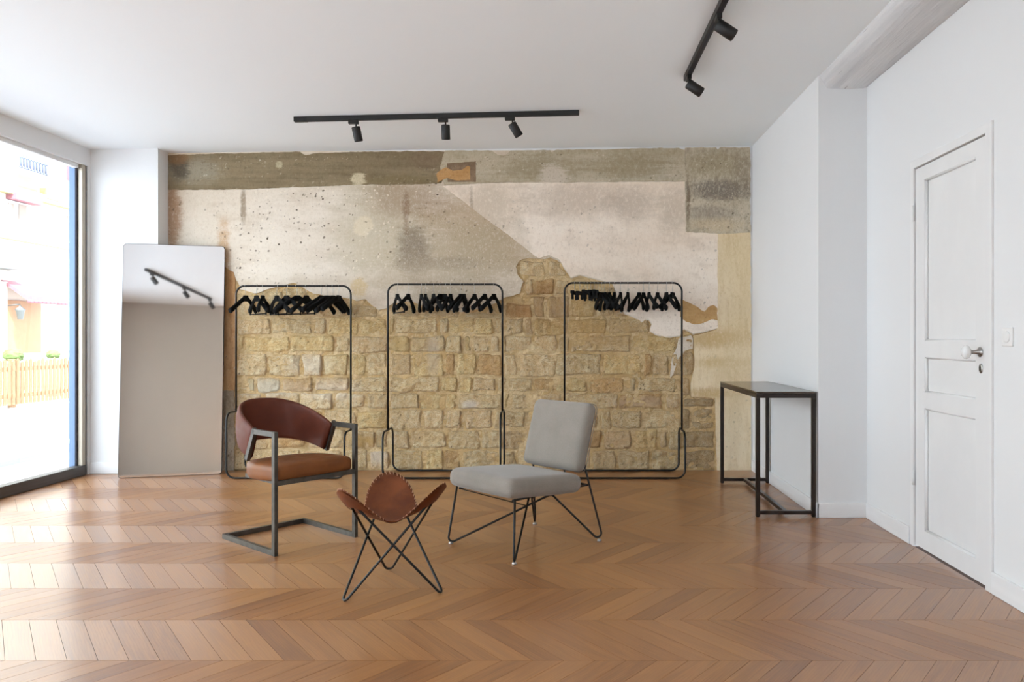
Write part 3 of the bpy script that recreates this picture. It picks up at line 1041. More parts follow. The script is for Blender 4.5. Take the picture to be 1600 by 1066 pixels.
gm = bpy.data.materials.new('clear_window_glass')
gm.use_nodes = True
gn = gm.node_tree.nodes
gn.remove(gn['Principled BSDF'])
tr = gn.new('ShaderNodeBsdfTransparent'); tr.inputs[0].default_value = (0.97, 0.98, 0.98, 1)
gl = gn.new('ShaderNodeBsdfGlossy'); gl.inputs['Roughness'].default_value = 0.01
fr = gn.new('ShaderNodeFresnel'); fr.inputs[0].default_value = 1.45
mx = gn.new('ShaderNodeMixShader')
lk = gm.node_tree.links
bf = gn.new('ShaderNodeNewGeometry'); iv = gn.new('ShaderNodeMath'); iv.operation = 'SUBTRACT'; iv.inputs[0].default_value = 1.0
mu = gn.new('ShaderNodeMath'); mu.operation = 'MULTIPLY'
lk.new(bf.outputs['Backfacing'], iv.inputs[1]); lk.new(iv.outputs[0], mu.inputs[0]); lk.new(fr.outputs[0], mu.inputs[1])
lk.new(mu.outputs[0], mx.inputs[0]); lk.new(tr.outputs[0], mx.inputs[1]); lk.new(gl.outputs[0], mx.inputs[2])
lk.new(mx.outputs[0], gn['Material Output'].inputs[0])
for (a, b) in ((wy0 + 0.05, 3.02), (3.07, WY1 - 0.075)):
    MB().box((XL - 0.058, a, 0.086), (XL - 0.052, b, 2.655)).build('pane', gm, win)

added_win = struct_empty('added_window', 'unseen glazed opening added behind the viewer for more daylight')  # added, out of view: extra daylight for the back wall and ceiling
for (lo, hi) in (((FX0, YR - 0.13, FZ0), (FX0 + 0.05, YR - 0.07, FZ1)), ((FX1 - 0.05, YR - 0.13, FZ0), (FX1, YR - 0.07, FZ1)),
                 ((FX0 + 0.05, YR - 0.13, FZ0), (FX1 - 0.05, YR - 0.07, FZ0 + 0.05)), ((FX0 + 0.05, YR - 0.13, FZ1 - 0.05), (FX1 - 0.05, YR - 0.07, FZ1))):
    MB().bevel_box(lo, hi, 0.003).build('window_frame', M_alu, added_win)
MB().box((FX0 + 0.05, YR - 0.103, FZ0 + 0.05), (FX1 - 0.05, YR - 0.097, FZ1 - 0.05)).build('pane', gm, added_win)

# ------------------------------------------------------------------ street outside
M_road = simple_mat('pale_asphalt', rgb(112, 112, 120), 0.9, var=0.08, scale=20)
M_pave = simple_mat('light_pavement', rgb(205, 203, 200), 0.9, var=0.06, scale=6)
M_kerb = simple_mat('granite_kerb', rgb(150, 142, 136), 0.85, var=0.08, scale=10)
M_line = simple_mat('white_road_paint', (0.75, 0.75, 0.75, 1), 0.7)
M_fence = simple_mat('golden_pine', rgb(130, 100, 70), 0.7, var=0.15, scale=5)
M_facade = simple_mat('cream_render', rgb(200, 193, 178), 0.9, var=0.03, scale=2)
M_band = simple_mat('pale_yellow_stone', rgb(160, 150, 112), 0.9, var=0.04, scale=2)
M_shopfront = simple_mat('orange_shopfront_paint', rgb(150, 112, 78), 0.6, var=0.06)
M_awning = simple_mat('pink_red_canvas', rgb(150, 98, 104), 0.8, var=0.05)
M_redsign = simple_mat('red_banner', rgb(148, 84, 92), 0.7)
M_greysign = simple_mat('grey_signboard', rgb(106, 109, 107), 0.6)
M_winframe = simple_mat('white_window_frame', (0.7, 0.7, 0.7, 1), 0.6)
M_curtain = simple_mat('taupe_curtain', rgb(134, 120, 108), 0.9, var=0.1, scale=30)
M_railing = simple_mat('blue_grey_iron', rgb(104, 110, 130), 0.6)
M_leaf = simple_mat('box_shrub_leaf', rgb(92, 112, 58), 0.8, var=0.35, scale=25)
M_pot = simple_mat('pale_planter', rgb(150, 140, 126), 0.8)

def ground(name, lo, hi, mat, label):
    return tag(MB().box(lo, hi).build(name, mat), label, kind='structure')
ground('near_pavement', (-5.35, -8, -0.12), (XL - 0.12, 30, -0.03), M_pave, 'pale pavement outside the window')
ground('rear_pavement', (XL - 0.12, -9, -0.12), (4.0, YR - 0.2, -0.03), M_pave, 'pavement outside the wall behind the viewer')
road = ground('road', (-8.8, -8, -0.2), (-5.35, 30, -0.09), M_road, 'pale grey street')
MB().box((-6.36, -8, -0.0905), (-6.08, 30, -0.086)).build('road_marking', M_line, road)
ground('kerb', (-9.02, -8, -0.2), (-8.8, 30, 0.055), M_kerb, 'kerb on the far side of the street')
ground('far_pavement', (-12.0, -8, -0.2), (-9.02, 30, 0.05), M_pave, 'pavement on the far side of the street')

fence = thing('picket_fence', 'golden wooden picket fence along the far pavement', 'fence', (-9.12, 12.8, 0.05))
fy0, fy1 = -3.2, 3.0
y = fy0
k = 0
while y < fy1:
    top = 0.74 + 0.02 * ((k * 7) % 3)
    mb = MB()
    mb.add([(0, y, 0.05), (0, y + 0.062, 0.05), (0, y + 0.062, top), (0, y + 0.031, top + 0.03), (0, y, top),
            (0.018, y, 0.05), (0.018, y + 0.062, 0.05), (0.018, y + 0.062, top), (0.018, y + 0.031, top + 0.03), (0.018, y, top)],
           [(0, 1, 2, 3, 4), (9, 8, 7, 6, 5), (0, 5, 6, 1), (1, 6, 7, 2), (2, 7, 8, 3), (3, 8, 9, 4), (4, 9, 5, 0)])
    mb.build('picket', M_fence, fence)
    y += 0.098
    k += 1
for y in (-3.2, -1.95, -0.42, 1.1, 2.6):
    MB().bevel_box((-0.10, y, 0), (-0.015, y + 0.09, 0.80), 0.006).build('post', M_fence, fence)
for z in (0.16, 0.60):
    MB().box((-0.04, fy0, z), (-0.001, fy1, z + 0.07)).build('fence_rail', M_fence, fence)

BX = -11.6
def by(px): return BX * F / (px - 890)                 # along the facade
def bz(py, px): return H - (py - 530) * by(px) / F     # height on the facade
bld = thing('building', 'pale building with shopfront and balcony across the street', 'building', (BX, 16.5, 0.05))
bld_off = Vector((BX, 16.5, 0.05))
def bbox(name, mat, px0, px1, py0, py1, d0, d1, parent=bld):
    pm = (px0 + px1) / 2
    y0, y1 = by(px0), by(px1)
    z0, z1 = bz(py1, pm), bz(py0, pm)
    return MB().box((-d1, y0 - bld_off.y, z0 - bld_off.z), (-d0, y1 - bld_off.y, z1 - bld_off.z)).build(name, mat, parent)
MB().box((-3.0, -11, 0), (0, 10, 7.6)).build('facade_wall', M_facade, bld)
bbox('cornice', M_band, -60, 150, 300, 312, -0.16, 0.05)
bbox('string_course', M_band, -60, 150, 374, 380, -0.10, 0.05)
bbox('stone_panel', M_band, 8, 54, 268, 296, -0.05, 0.02)
bbox('stone_panel', M_band, 62, 80, 296, 312, -0.17, 0.02)
w1 = bbox('window', M_winframe, 6, 42, 316, 372, -0.05, 0.02)
bbox('curtain', M_curtain, 9, 17, 318, 352, -0.07, 0.0, w1)
bbox('curtain', M_curtain, 25, 37, 320, 370, -0.07, 0.0, w1)
bbox('window_blind', M_awning, 9, 51, 306, 316, -0.22, 0.02)
w2 = bbox('window', M_winframe, 99, 112, 336, 380, -0.05, 0.02)
bbox('curtain', M_curtain, 101, 110, 338, 376, -0.07, 0.0, w2)
bbox('red_banner', M_redsign, 90, 95, 240, 282, -0.25, -0.20)
bbox('red_banner', M_redsign, 99, 114, 255, 282, -0.22, -0.20)
bbox('signboard', M_greysign, -30, 14, 410, 420, -0.30, 0.0)
bbox('shopfront', M_shopfront, -10, 62, 470, 552, -0.03, 0.02)
bbox('shop_pillar', M_facade, -10, 4, 440, 575, -0.10, 0.02)
bbox('shop_window', M_winframe, 66, 112, 480, 548, -0.03, 0.02)
aw = MB()
a0, a1 = by(2), by(66)
az0, az1 = bz(472, 30), bz(440, 30)
av = []
for (y, s) in ((a0, 0), (a1, 0)):
    av += [(0.0, y - bld_off.y, az1 - bld_off.z), (0.55, y - bld_off.y, az0 - bld_off.z + 0.12), (0.55, y - bld_off.y, az0 - bld_off.z), (0.0, y - bld_off.y, az1 - bld_off.z - 0.05)]
aw.add(av, [(0, 1, 5, 4), (1, 2, 6, 5), (2, 3, 7, 6), (3, 0, 4, 7), (0, 3, 2, 1), (4, 5, 6, 7)])
for i in range(10):
    y = a0 + (a1 - a0) * (i + 0.5) / 10 - bld_off.y
    aw.tube([(0.552, y, az0 - bld_off.z + 0.03), (0.552, y, az0 - bld_off.z - 0.04)], [0.07, 0.05], 8)
aw.build('awning', M_awning, bld)
bal = MB()
for i in range(9):
    y = by(10) + (by(50) - by(10)) * i / 8 - bld_off.y
    bal.tube([(0.30, y, bz(268, 30) - bld_off.z), (0.30, y, bz(232, 30) - bld_off.z)], 0.022, 6)
for py in (233, 252, 267):
    bal.tube([(0.30, by(8) - bld_off.y, bz(py, 30) - bld_off.z), (0.30, by(52) - bld_off.y, bz(py, 30) - bld_off.z)], 0.022, 6)
bal.build('balcony_railing', M_railing, bld)
lan = MB()
ly, lz = by(9) - bld_off.y, bz(490, 9) - bld_off.z
lan.lathe([(0.05, -0.12), (0.08, 0.06), (0.10, 0.08), (0.03, 0.14), (0.01, 0.17)], 8, Matrix.Translation((0.30, ly, lz)))
lan.tube([(0.02, ly, lz + 0.16), (0.30, ly, lz + 0.19)], 0.012, 6)
lan.build('wall_lantern', M_greysign, bld)

def shrub(px, X, label, r):
    Y = X * F / (px - 890)
    t = thing('potted_shrub', label, 'plant', (X, Y, 0.05))
    MB().lathe([(0.13, 0), (0.17, 0.30), (0.18, 0.74), (0.15, 0.75)], 14).build('planter', M_pot, t)
    mb = MB()
    bm = bmesh.new()
    bmesh.ops.create_icosphere(bm, subdivisions=4, radius=r)
    for v in bm.verts:
        v.co *= 1 + 0.16 * noise.noise(v.co * 22) + 0.06 * noise.noise(v.co * 60)
        v.co.z = v.co.z * 0.8 + 0.75 + r * 0.6
    bm.verts.index_update()
    mb.add([v.co.copy() for v in bm.verts], [[v.index for v in f.verts] for f in bm.faces], True)
    bm.free()
    mb.build('foliage', M_leaf, t)
shrub(21, -9.75, 'clipped green shrub behind the fence beside the orange shopfront', 0.15)
shrub(83, -10.2, 'smaller pale green shrub behind the fence, nearer the window edge', 0.12)

# ------------------------------------------------------------------ track lights
def spot(parent, at_, d, roll=0.0):
    """one lamp: adapter under the track, stem, barrel pointing along d"""
    at_ = Vector(at_)
    d = Vector(d).normalized()
    ax = parent_axis
    ad = MB()
    M0 = Matrix.Translation(at_) @ Matrix.Rotation(ax, 4, 'Z')
    ad.bevel_box((-0.045, -0.014, -0.028), (0.030, 0.014, 0.0), 0.003, M0)
    sp = ad.build('spotlight', M_track, parent)
    pv = at_ + Vector((0, 0, -0.060)) + M0.to_3x3() @ Vector((0.012, 0, 0))
    MB().cyl(pv + Vector((0, 0, 0.034)), pv + Vector((0, 0, -0.004)), 0.006, 10).build('stem', M_track, sp)
    up = Vector((0, 0, 1))
    rot = Vector((0, 0, 1)).rotation_difference(d).to_matrix().to_4x4()
    Mb = Matrix.Translation(pv) @ rot
    MB().lathe([(0.0, -0.012), (0.028, -0.012), (0.0325, -0.006), (0.0325, 0.095), (0.030, 0.098), (0.028, 0.092), (0.0, 0.088)], 24, Mb).build('lamp_barrel', M_track, sp)
    MB().lathe([(0.0, 0.0885), (0.026, 0.0885), (0.026, 0.0895), (0.0, 0.0895)], 20, Mb).build('lens', M_lens, sp)

def track(a, b, label, spots, feed=True):
    global parent_axis
    a, b = Vector(a), Vector(b)
    mid = (a + b) / 2
    L = (b - a).length
    parent_axis = math.atan2(b.y - a.y, b.x - a.x)
    t = thing('track_light', label, 'track light', mid, parent_axis)
    pitch = math.atan2(b.z - a.z, L)
    Mp = Matrix.Rotation(-pitch, 4, 'Y')
    rail = MB()
    rail.bevel_box((-L / 2, -0.017, -0.036), (L / 2, 0.017, 0.0), 0.002, Mp)
    rail.build('rail', M_track, t)
    gr = MB()
    gr.box((-L / 2 + 0.11, -0.005, -0.0375), (L / 2 - 0.01, 0.005, -0.0362), Mp)
    gr.build('rail_groove', M_gasket, t)
    fd = MB()
    fd.bevel_box((-L / 2 - 0.001, -0.0185, -0.038), (-L / 2 + 0.10, 0.0185, 0.0), 0.003, Mp)
    fd.build('power_feed', M_black, t)
    inv = Matrix.Rotation(-parent_axis, 4, 'Z')
    ax = parent_axis
    parent_axis = 0.0
    for (s, d) in spots:
        z = math.tan(pitch) * s - 0.036
        dl = inv.to_3x3() @ Vector(d)
        spot(t, (s, 0, z), dl)
    return t
tz = lambda x: ceil_z(x) - 0.001
track((-2.096, 5.752, tz(-2.096)), (0.072, 5.674, tz(0.072)), 'black ceiling track with three spotlights in front of the stone wall',
      [(-0.622, (0.16, 0.22, -1)), (0.062, (-0.02, 0.35, -1)), (0.570, (0.62, 0.25, -1))])
track((0.765, 4.95, tz(0.765)), (0.790, 2.75, tz(0.79)), 'black ceiling track running towards the viewer, its spotlights aimed right',
      [(-1.00, (0.85, -0.06, -0.60)), (-0.09, (0.85, -0.06, -0.60)), (0.82, (0.85, -0.06, -0.60))])
track((-3.66, 2.14, tz(-3.66)), (-2.68, 0.30, tz(-2.68)), 'black ceiling track with three spotlights seen only in the leaning mirror',
      [(-0.86, (0.55, 0.1, -0.8)), (0.10, (0.55, 0.1, -0.8)), (1.0, (0.55, 0.1, -0.8))])

# ------------------------------------------------------------------ leaning mirror
def mirror():
    bl = Vector((-3.822, 6.385, 0.0))
    yaw = math.radians(15.0)
    t = thing('leaning_mirror', 'tall frameless mirror leaning in the left corner', 'mirror', bl, yaw)
    W_, Hh, th = 0.812, 2.016, 0.022
    tilt = math.radians(-4.5)
    M0 = Matrix.Rotation(tilt, 4, 'X')
    def outline(inset, r):
        pts = []
        for (cx, cz, a0) in ((inset + r, inset + r, PI), (W_ - inset - r, inset + r, 1.5 * PI), (W_ - inset - r, Hh - inset - r, 0), (inset + r, Hh - inset - r, 0.5 * PI)):
            for i in range(7):
                a = a0 + i * PI / 12
                pts.append((cx + r * math.cos(a), cz + r * math.sin(a)))
        return pts
    o1 = outline(0.0, 0.028)
    n = len(o1)
    fr_ = MB()
    vs_ = [(x, 0.004, z) for (x, z) in o1] + [(x, th, z) for (x, z) in o1]
    fr_.add(vs_, [tuple(range(n)), tuple(range(2 * n - 1, n - 1, -1))] + [(i, (i + 1) % n, n + (i + 1) % n, n + i) for i in range(n)], False, M0)
    fr_.build('backing_frame', M_black, t)
    o2 = outline(0.004, 0.026)
    g = MB()
    g.add([(x, 0.0, z) for (x, z) in o2] + [(x, 0.004, z) for (x, z) in o2],
          [tuple(range(n))] + [(i, (i + 1) % n, n + (i + 1) % n, n + i) for i in range(n)], False, M0)
    mm = NT('silvered_mirror', 0.03, 1.0)
    mm.color(mm.mix(mm.ramp(mm.noise(3, 3), 0.3, 0.7), (0.80, 0.80, 0.80, 1), (0.83, 0.83, 0.83, 1)))
    g.build('mirror_glass', mm.m, t)
mirror()

# ------------------------------------------------------------------ clothes racks
RY, RF, RB = 6.552, 6.365, 6.735
def rack(xl, xr, zt, loops, label):
    t = thing('clothes_rack', label, 'clothes rack', ((xl + xr) / 2, RY, 0))
    c = (xl + xr) / 2
    hw = (xr - xl) / 2
    f, b = RF - RY, RB - RY
    r = 0.0085
    # base: one closed bent tube, two floor bars and an upright loop at each end
    zl, zr = loops
    path = [(-hw, f, r), (hw, f, r), (hw, f, zr), (hw, b, zr), (hw, b, r), (-hw, b, r), (-hw, b, zl), (-hw, f, zl)]
    MB().tube(fillet(path, 0.07, 6, True), r, 8, True).build('base_tube', M_rack, t)
    # hanging frame, welded to the loops
    up = [(-hw, 0, zl), (-hw, 0, zt), (hw, 0, zt), (hw, 0, zr)]
    MB().tube(fillet(up, 0.075, 7), r, 8).build('hanging_frame', M_rack, t)
    return t
racks = [(-2.893, -1.898, 1.642, (0.553, 0.392), 'left black tube clothes rack, next to the mirror'),
         (-1.576, -0.583, 1.655, (0.392, 0.553), 'middle black tube clothes rack, behind the stool'),
         (-0.044, 0.974, 1.668, (0.553, 0.392), 'right black tube clothes rack, behind the grey chair')]
for rk in racks:
    rack(*rk)

def hanger_body():
    """wide-shouldered hanger: neck block and two arms that thicken to the ends"""
    mb = MB()
    for s in (-1, 1):
        pts, rad = [], []
        for i in range(9):
            u = i / 8
            x = s * (0.004 + 0.205 * u)
            z = -0.006 - 0.118 * (u ** 1.12)
            yb_ = 0.022 * u * u
            pts.append((x, yb_, z))
            rad.append(0.0190 + 0.0035 * u)
        vs_, fs = [], []
        for i, p in enumerate(pts):
            hh, tt = rad[i], 0.0055 + 0.010 * (i / 8) ** 1.5
            for (a, b) in ((-1, -0.6), (0, -1), (1, -0.6), (1, 0.6), (0, 1), (-1, 0.6)):
                vs_.append((p[0] + s * b * hh * 0.45, p[1] + a * tt, p[2] + b * hh))
        for i in range(8):
            for j in range(6):
                j2 = (j + 1) % 6
                fs.append((i * 6 + j, i * 6 + j2, (i + 1) * 6 + j2, (i + 1) * 6 + j))
        fs.append(tuple(range(6)))
        fs.append(tuple(range(48, 54)))
        mb.add(vs_, fs, True)
    # neck block
    mb.add([(-0.024, -0.010, 0.012), (0.024, -0.010, 0.012), (0.042, -0.010, -0.040), (-0.042, -0.010, -0.040),
            (-0.024, 0.010, 0.012), (0.024, 0.010, 0.012), (0.042, 0.010, -0.040), (-0.042, 0.010, -0.040)],
           [(0, 1, 2, 3), (7, 6, 5, 4), (0, 4, 5, 1), (1, 5, 6, 2), (2, 6, 7, 3), (3, 7, 4, 0)])
    return mb

def hook_path(h):
    R = 0.0125
    pts = [(0, 0, 0.010), (0, 0, h - 0.040), (0.006, 0, h - 0.026)]
    for i in range(9):
        a = math.radians(-20 + 205 * i / 8)
        pts.append((R * math.cos(a) * 1.0, 0, h - R + R * math.sin(a)))
    return pts

HK = 0.105                                # top of hook above neck
def make_hanger(kind):
    h = bpy.data.objects.new('clothes_hanger', None)
    COL.objects.link(h)
    if kind == 'clip':
        h.name = 'clip_hanger'
        bar = MB().tube([(-0.15, 0, -0.004), (0.15, 0, -0.004)], 0.006, 8)
        bar.cyl((0, 0, -0.008), (0, 0, 0.022), 0.009, 8)
        bar.build('bar', M_hanger, h)
        for s in (-0.125, 0.0, 0.125):
            if s == 0.0: continue
            c = MB()
            c.bevel_box((s - 0.016, -0.010, -0.052), (s + 0.016, 0.010, 0.010), 0.003, None, 1)
            c.bevel_box((s - 0.014, -0.017, -0.002), (s + 0.014, 0.017, 0.024), 0.004, None, 1)
            c.build('clip', M_hanger, h)
    else:
        hanger_body().build('shoulders', M_hanger, h)
        if kind == 'bar':
            MB().tube([(-0.185, 0.014, -0.150), (0.185, 0.014, -0.150)], 0.005, 8).build('trouser_bar', M_hanger, h)
            for s in (-1, 1):
                MB().tube([(s * 0.178, 0.014, -0.100), (s * 0.178, 0.014, -0.158)], 0.006, 6).build('bar_bracket', M_hanger, h)
    MB().tube(hook_path(HK), 0.0017, 6).build('hook', M_wire, h)
    return h
PROTO = {}
USED = set()
def place_hanger(kind, loc, rz, roll, label, group):
    if kind not in PROTO:
        PROTO[kind] = make_hanger(kind)
        o = PROTO[kind]
    else:
        src = PROTO[kind]
        o = src.copy()
        COL.objects.link(o)
        for ch in src.children:
            c = ch.copy()
            COL.objects.link(c)
            c.parent = o
    o.location = loc
    o.rotation_euler = (0, roll, rz)
    tag(o, label, 'hanger', group)

ORD = ['first', 'second', 'third', 'fourth', 'fifth', 'sixth', 'seventh', 'eighth', 'ninth', 'tenth', 'eleventh', 'twelfth', 'thirteenth', 'fourteenth',
       'fifteenth', 'sixteenth', 'seventeenth', 'eighteenth', 'nineteenth', 'twentieth']
rh = random.Random(3)
def rail_hangers(px_list, rail_i, side):
    xl, xr, zt, _, _ = racks[rail_i]
    zneck = zt + 0.0085 + 0.0017 - HK
    # hook rests on the tube: its inner top touches the rail
    for i, (px, deg, kind) in enumerate(px_list):
        X = (px - 890) * RY / F
        where = {'left': 'left rack', 'middle': 'middle rack', 'right': 'right rack'}[side]
        nm = {'plain': 'black shoulder hanger', 'bar': 'black hanger with a trouser bar', 'clip': 'slim black clip hanger seen edge-on'}[kind]
        lab = '%s, %s from the left on the %s' % (nm, ORD[i], where)
        place_hanger(kind, (X, RY, zneck), math.radians(deg), rh.uniform(-0.05, 0.05), lab, 'black hangers on the %s clothes rack' % side)

def turn(neck, left, right):
    """turn about the vertical that gives the measured reach of the two arms to either side of the neck"""
    X = (neck - 890) * RY / F
    best = (1e9, 0)
    for q in range(-84, 85):
        c, sn = math.cos(math.radians(q)) * 0.212, math.sin(math.radians(q)) * 0.212
        ends = sorted((890 + (X + g * c) * F / (RY + g * sn)) for g in (-1, 1))
        err = 0
        if left is not None: err += (ends[0] - left) ** 2
        if right is not None: err += (ends[1] - right) ** 2
        best = min(best, (err, q))
    return best[1]
def spec(org, sc, rows):
    out = []
    for (n, l, r, kind) in rows:
        f = lambda v: None if v is None else org + v * sc
        out.append((f(n), turn(f(n), f(l), f(r)), kind))
    return out
# columns of neck, left arm end, right arm end, kind
rail_hangers(spec(340, 0.14375, [(305, 125, 400, 'plain'), (422, 295, 500, 'bar'), (492, 380, 560, 'plain'), (645, 530, 740, 'bar'), (750, 590, 915, 'bar'), (865, 615, 1090, 'bar'),
    (965, 800, 1090, 'plain'), (1130, 945, 1290, 'plain'), (1190, 980, 1380, 'plain'), (1255, 1080, 1395, 'plain'), (1318, 1150, 1440, 'plain')]), 0, 'left')
rail_hangers(spec(590, 0.13125, [(235, 140, 285, 'bar'), (365, 250, 450, 'plain'), (520, 450, 550, 'plain'), (570, 505, 615, 'plain'), (665, 580, 720, 'plain'), (745, 600, 860, 'plain'), (800, 700, 945, 'plain'), (868, 790, 945, 'plain'),
    (990, 880, 1090, 'plain'), (1030, 930, 1090, 'plain'), (1155, 1045, 1240, 'plain'), (1275, 1145, 1365, 'plain'), (1385, 1235, 1470, 'plain')]), 1, 'middle')
rail_hangers([(870 + c * 0.1375, d, 'clip') for (c, d) in ((200, 82), (262, 80), (312, 86), (350, 80), (385, 84), (425, 86), (468, 82))]
    + spec(870, 0.1375, [(505, 425, 600, 'plain'), (545, 465, 640, 'plain'), (595, 520, 680, 'plain'), (655, 600, 690, 'plain'), (725, 680, 770, 'plain'), (808, 770, 850, 'plain'), (935, 850, 1010, 'plain'),
    (985, 905, 1060, 'plain'), (1048, 990, 1110, 'plain'), (1145, 1080, 1220, 'plain'), (1245, 1170, 1335, 'plain'), (1315, 1200, 1420, 'plain')]), 2, 'right')

# ------------------------------------------------------------------ console table
def table():
    x0, x1, y0, y1, zt = 1.236, 1.632, 5.000, 6.200, 0.832
    ox, oy = (x0 + x1) / 2, (y0 + y1) / 2
    t = thing('console_table', 'narrow dark brown console table against the white wall', 'table', (ox, oy, 0))
    hx, hy = (x1 - x0) / 2, (y1 - y0) / 2
    s = 0.026
    MB().bevel_box((-hx, -hy, zt - 0.012), (hx, hy, zt), 0.0015).build('tabletop', M_tabletop, t)
    fr = MB()
    for sy in (-1, 1):
        a, b = sorted((sy * hy, sy * (hy - s)))
        fr.box((-hx + 0.001, a, zt - 0.042), (hx - 0.001, b, zt - 0.0125))
    for sx in (-1, 1):
        a, b = sorted((sx * hx, sx * (hx - s)))
        fr.box((a, -hy + s, zt - 0.042), (b, hy - s, zt - 0.0125))
    fr.build('apron', M_table, t)
    for sx in (-1, 1):
        for sy in (-1, 1):
            a, b = sorted((sx * hx, sx * (hx - s)))
            c, d = sorted((sy * hy, sy * (hy - s)))
            lg = MB().box((a, c, 0.004), (b, d, zt - 0.0425)).build('leg', M_table, t)
            MB().cyl(((a + b) / 2, (c + d) / 2, 0.0), ((a + b) / 2, (c + d) / 2, 0.004), 0.011, 10).build('glide', M_black, lg)
    for sy in (-1, 1):
        c, d = sorted((sy * hy, sy * (hy - s)))
        MB().box((-hx + s, c, 0.018), (hx - s, d, 0.042)).build('foot_bar', M_table, t)
    MB().box((-0.013, -hy + s, 0.018), (0.013, hy - s, 0.042)).build('stretcher', M_table, t)
table()

# ------------------------------------------------------------------ cantilever leather armchair
def armchair():
    t = thing('armchair', 'brown leather armchair on a cantilevered flat steel frame', 'armchair', (-1.659, 4.485, 0), math.radians(50.6))
    hw, yf, yb_ = 0.255, -0.28, 0.28
    za = 0.660
    s2 = 0.0125 * math.sqrt(2)
    fr = MB()
    def bar(a, b, w=0.030, h=0.018):
        """rectangular steel bar from a to b"""
        a, b = Vector(a), Vector(b)
        d = (b - a).normalized()
        sx = Vector((1, 0, 0))
        if abs(d.x) > 0.9: sx = Vector((0, 1, 0))
        n = d.cross(sx).normalized()
        vs_ = []
        for p in (a, b):
            for (i, j) in ((-1, -1), (1, -1), (1, 1), (-1, 1)):
                vs_.append(p + sx * i * h / 2 + n * j * w / 2)
        fr.add(vs_, [(3, 2, 1, 0), (4, 5, 6, 7), (0, 1, 5, 4), (1, 2, 6, 5), (2, 3, 7, 6), (3, 0, 4, 7)])
    w = 0.028
    for s in (-1, 1):
        x = s * hw
        bar((x, yf, 0.0), (x, yf, za + w / 2), w, w * 0.75)
        bar((x, yf, za), (x, yf + 0.215 + 0.006, za), w, w * 0.75)
        bar((x, yf + 0.211, za + w / 2), (x, yf + 0.300, 0.493), w, w * 0.75)
        bar((x, yf, w / 2), (x, yb_ + w / 2, w / 2), w, w * 0.75)
    bar((-hw, yb_, w / 2), (hw, yb_, w / 2), w, w)
    # seat rails
    bar((-hw, yf, 0.392), (hw, yf, 0.392), 0.026, 0.022)
    for s in (-1, 1):
        bar((s * (hw - 0.03), yf, 0.392), (s * (hw - 0.05), yf + 0.40, 0.388), 0.022, 0.02)
    fr.build('steel_frame', M_iron, t)

    # seat: D-shaped, domed pad
    def seat_shape(p):
        # round the rear corners
        if p.y > 0.0:
            k = (p.y / 0.23)
            p.x *= 1 - 0.30 * k ** 2.2
        return p
    MB().cushion(0.488, 0.465, 0.085, 0.030, 0.022, Matrix.Translation((0, yf + 0.232, 0.428)) @ Matrix.Rotation(math.radians(-3), 4, 'X'), 14, seat_shape).build('seat', M_leather_seat, t)

    # backrest: curved upholstered shell between the two slanting bars
    mb = MB()
    NA, NS = 36, 16
    vs_, fs = [], []
    for i in range(NA + 1):
        a = PI * i / NA
        ca, sa = math.cos(a), math.sin(a)
        w_ = max(0.0, sa) ** 0.85
        e = 0.243
        xx = -e * math.copysign(abs(ca) ** 0.8, ca)
        top = Vector((xx * 1.0, -0.058 + 0.40 * w_, 0.662 + 0.152 * max(0, sa) ** 0.75))
        bot = Vector((xx * 0.97, 0.018 + 0.27 * w_, 0.497 + 0.066 * max(0, sa) ** 0.9))
        nx_, ny_ = -ca, max(sa, 0.0)
        nrm = Vector((nx_ * 0.24, ny_ * 0.40, 0)).normalized()
        upv = (top - bot)
        Lh = upv.length
        upv.normalize()
        mid = (top + bot) / 2
        th = 0.021 * (0.65 + 0.35 * min(1, sa * 2.5))
        for j in range(NS):
            b = 2 * PI * j / NS
            cb_, sb_ = math.cos(b), math.sin(b)
            # superellipse section
            u = math.copysign(abs(cb_) ** 0.55, cb_) * Lh / 2
            v = math.copysign(abs(sb_) ** 0.8, sb_) * th
            bul = 0.012 * (1 - (2 * u / Lh) ** 2) * min(1, sa * 2)
            vs_.append(mid + upv * u + nrm * (v + bul))
    for i in range(NA):
        for j in range(NS):
            j2 = (j + 1) % NS
            fs.append((i * NS + j, i * NS + j2, (i + 1) * NS + j2, (i + 1) * NS + j))
    fs.append(tuple(range(NS)))
    fs.append(tuple(range(NA * NS, (NA + 1) * NS)))
    mb.add(vs_, fs, True)
    mb.build('backrest', M_leather, t)
armchair()

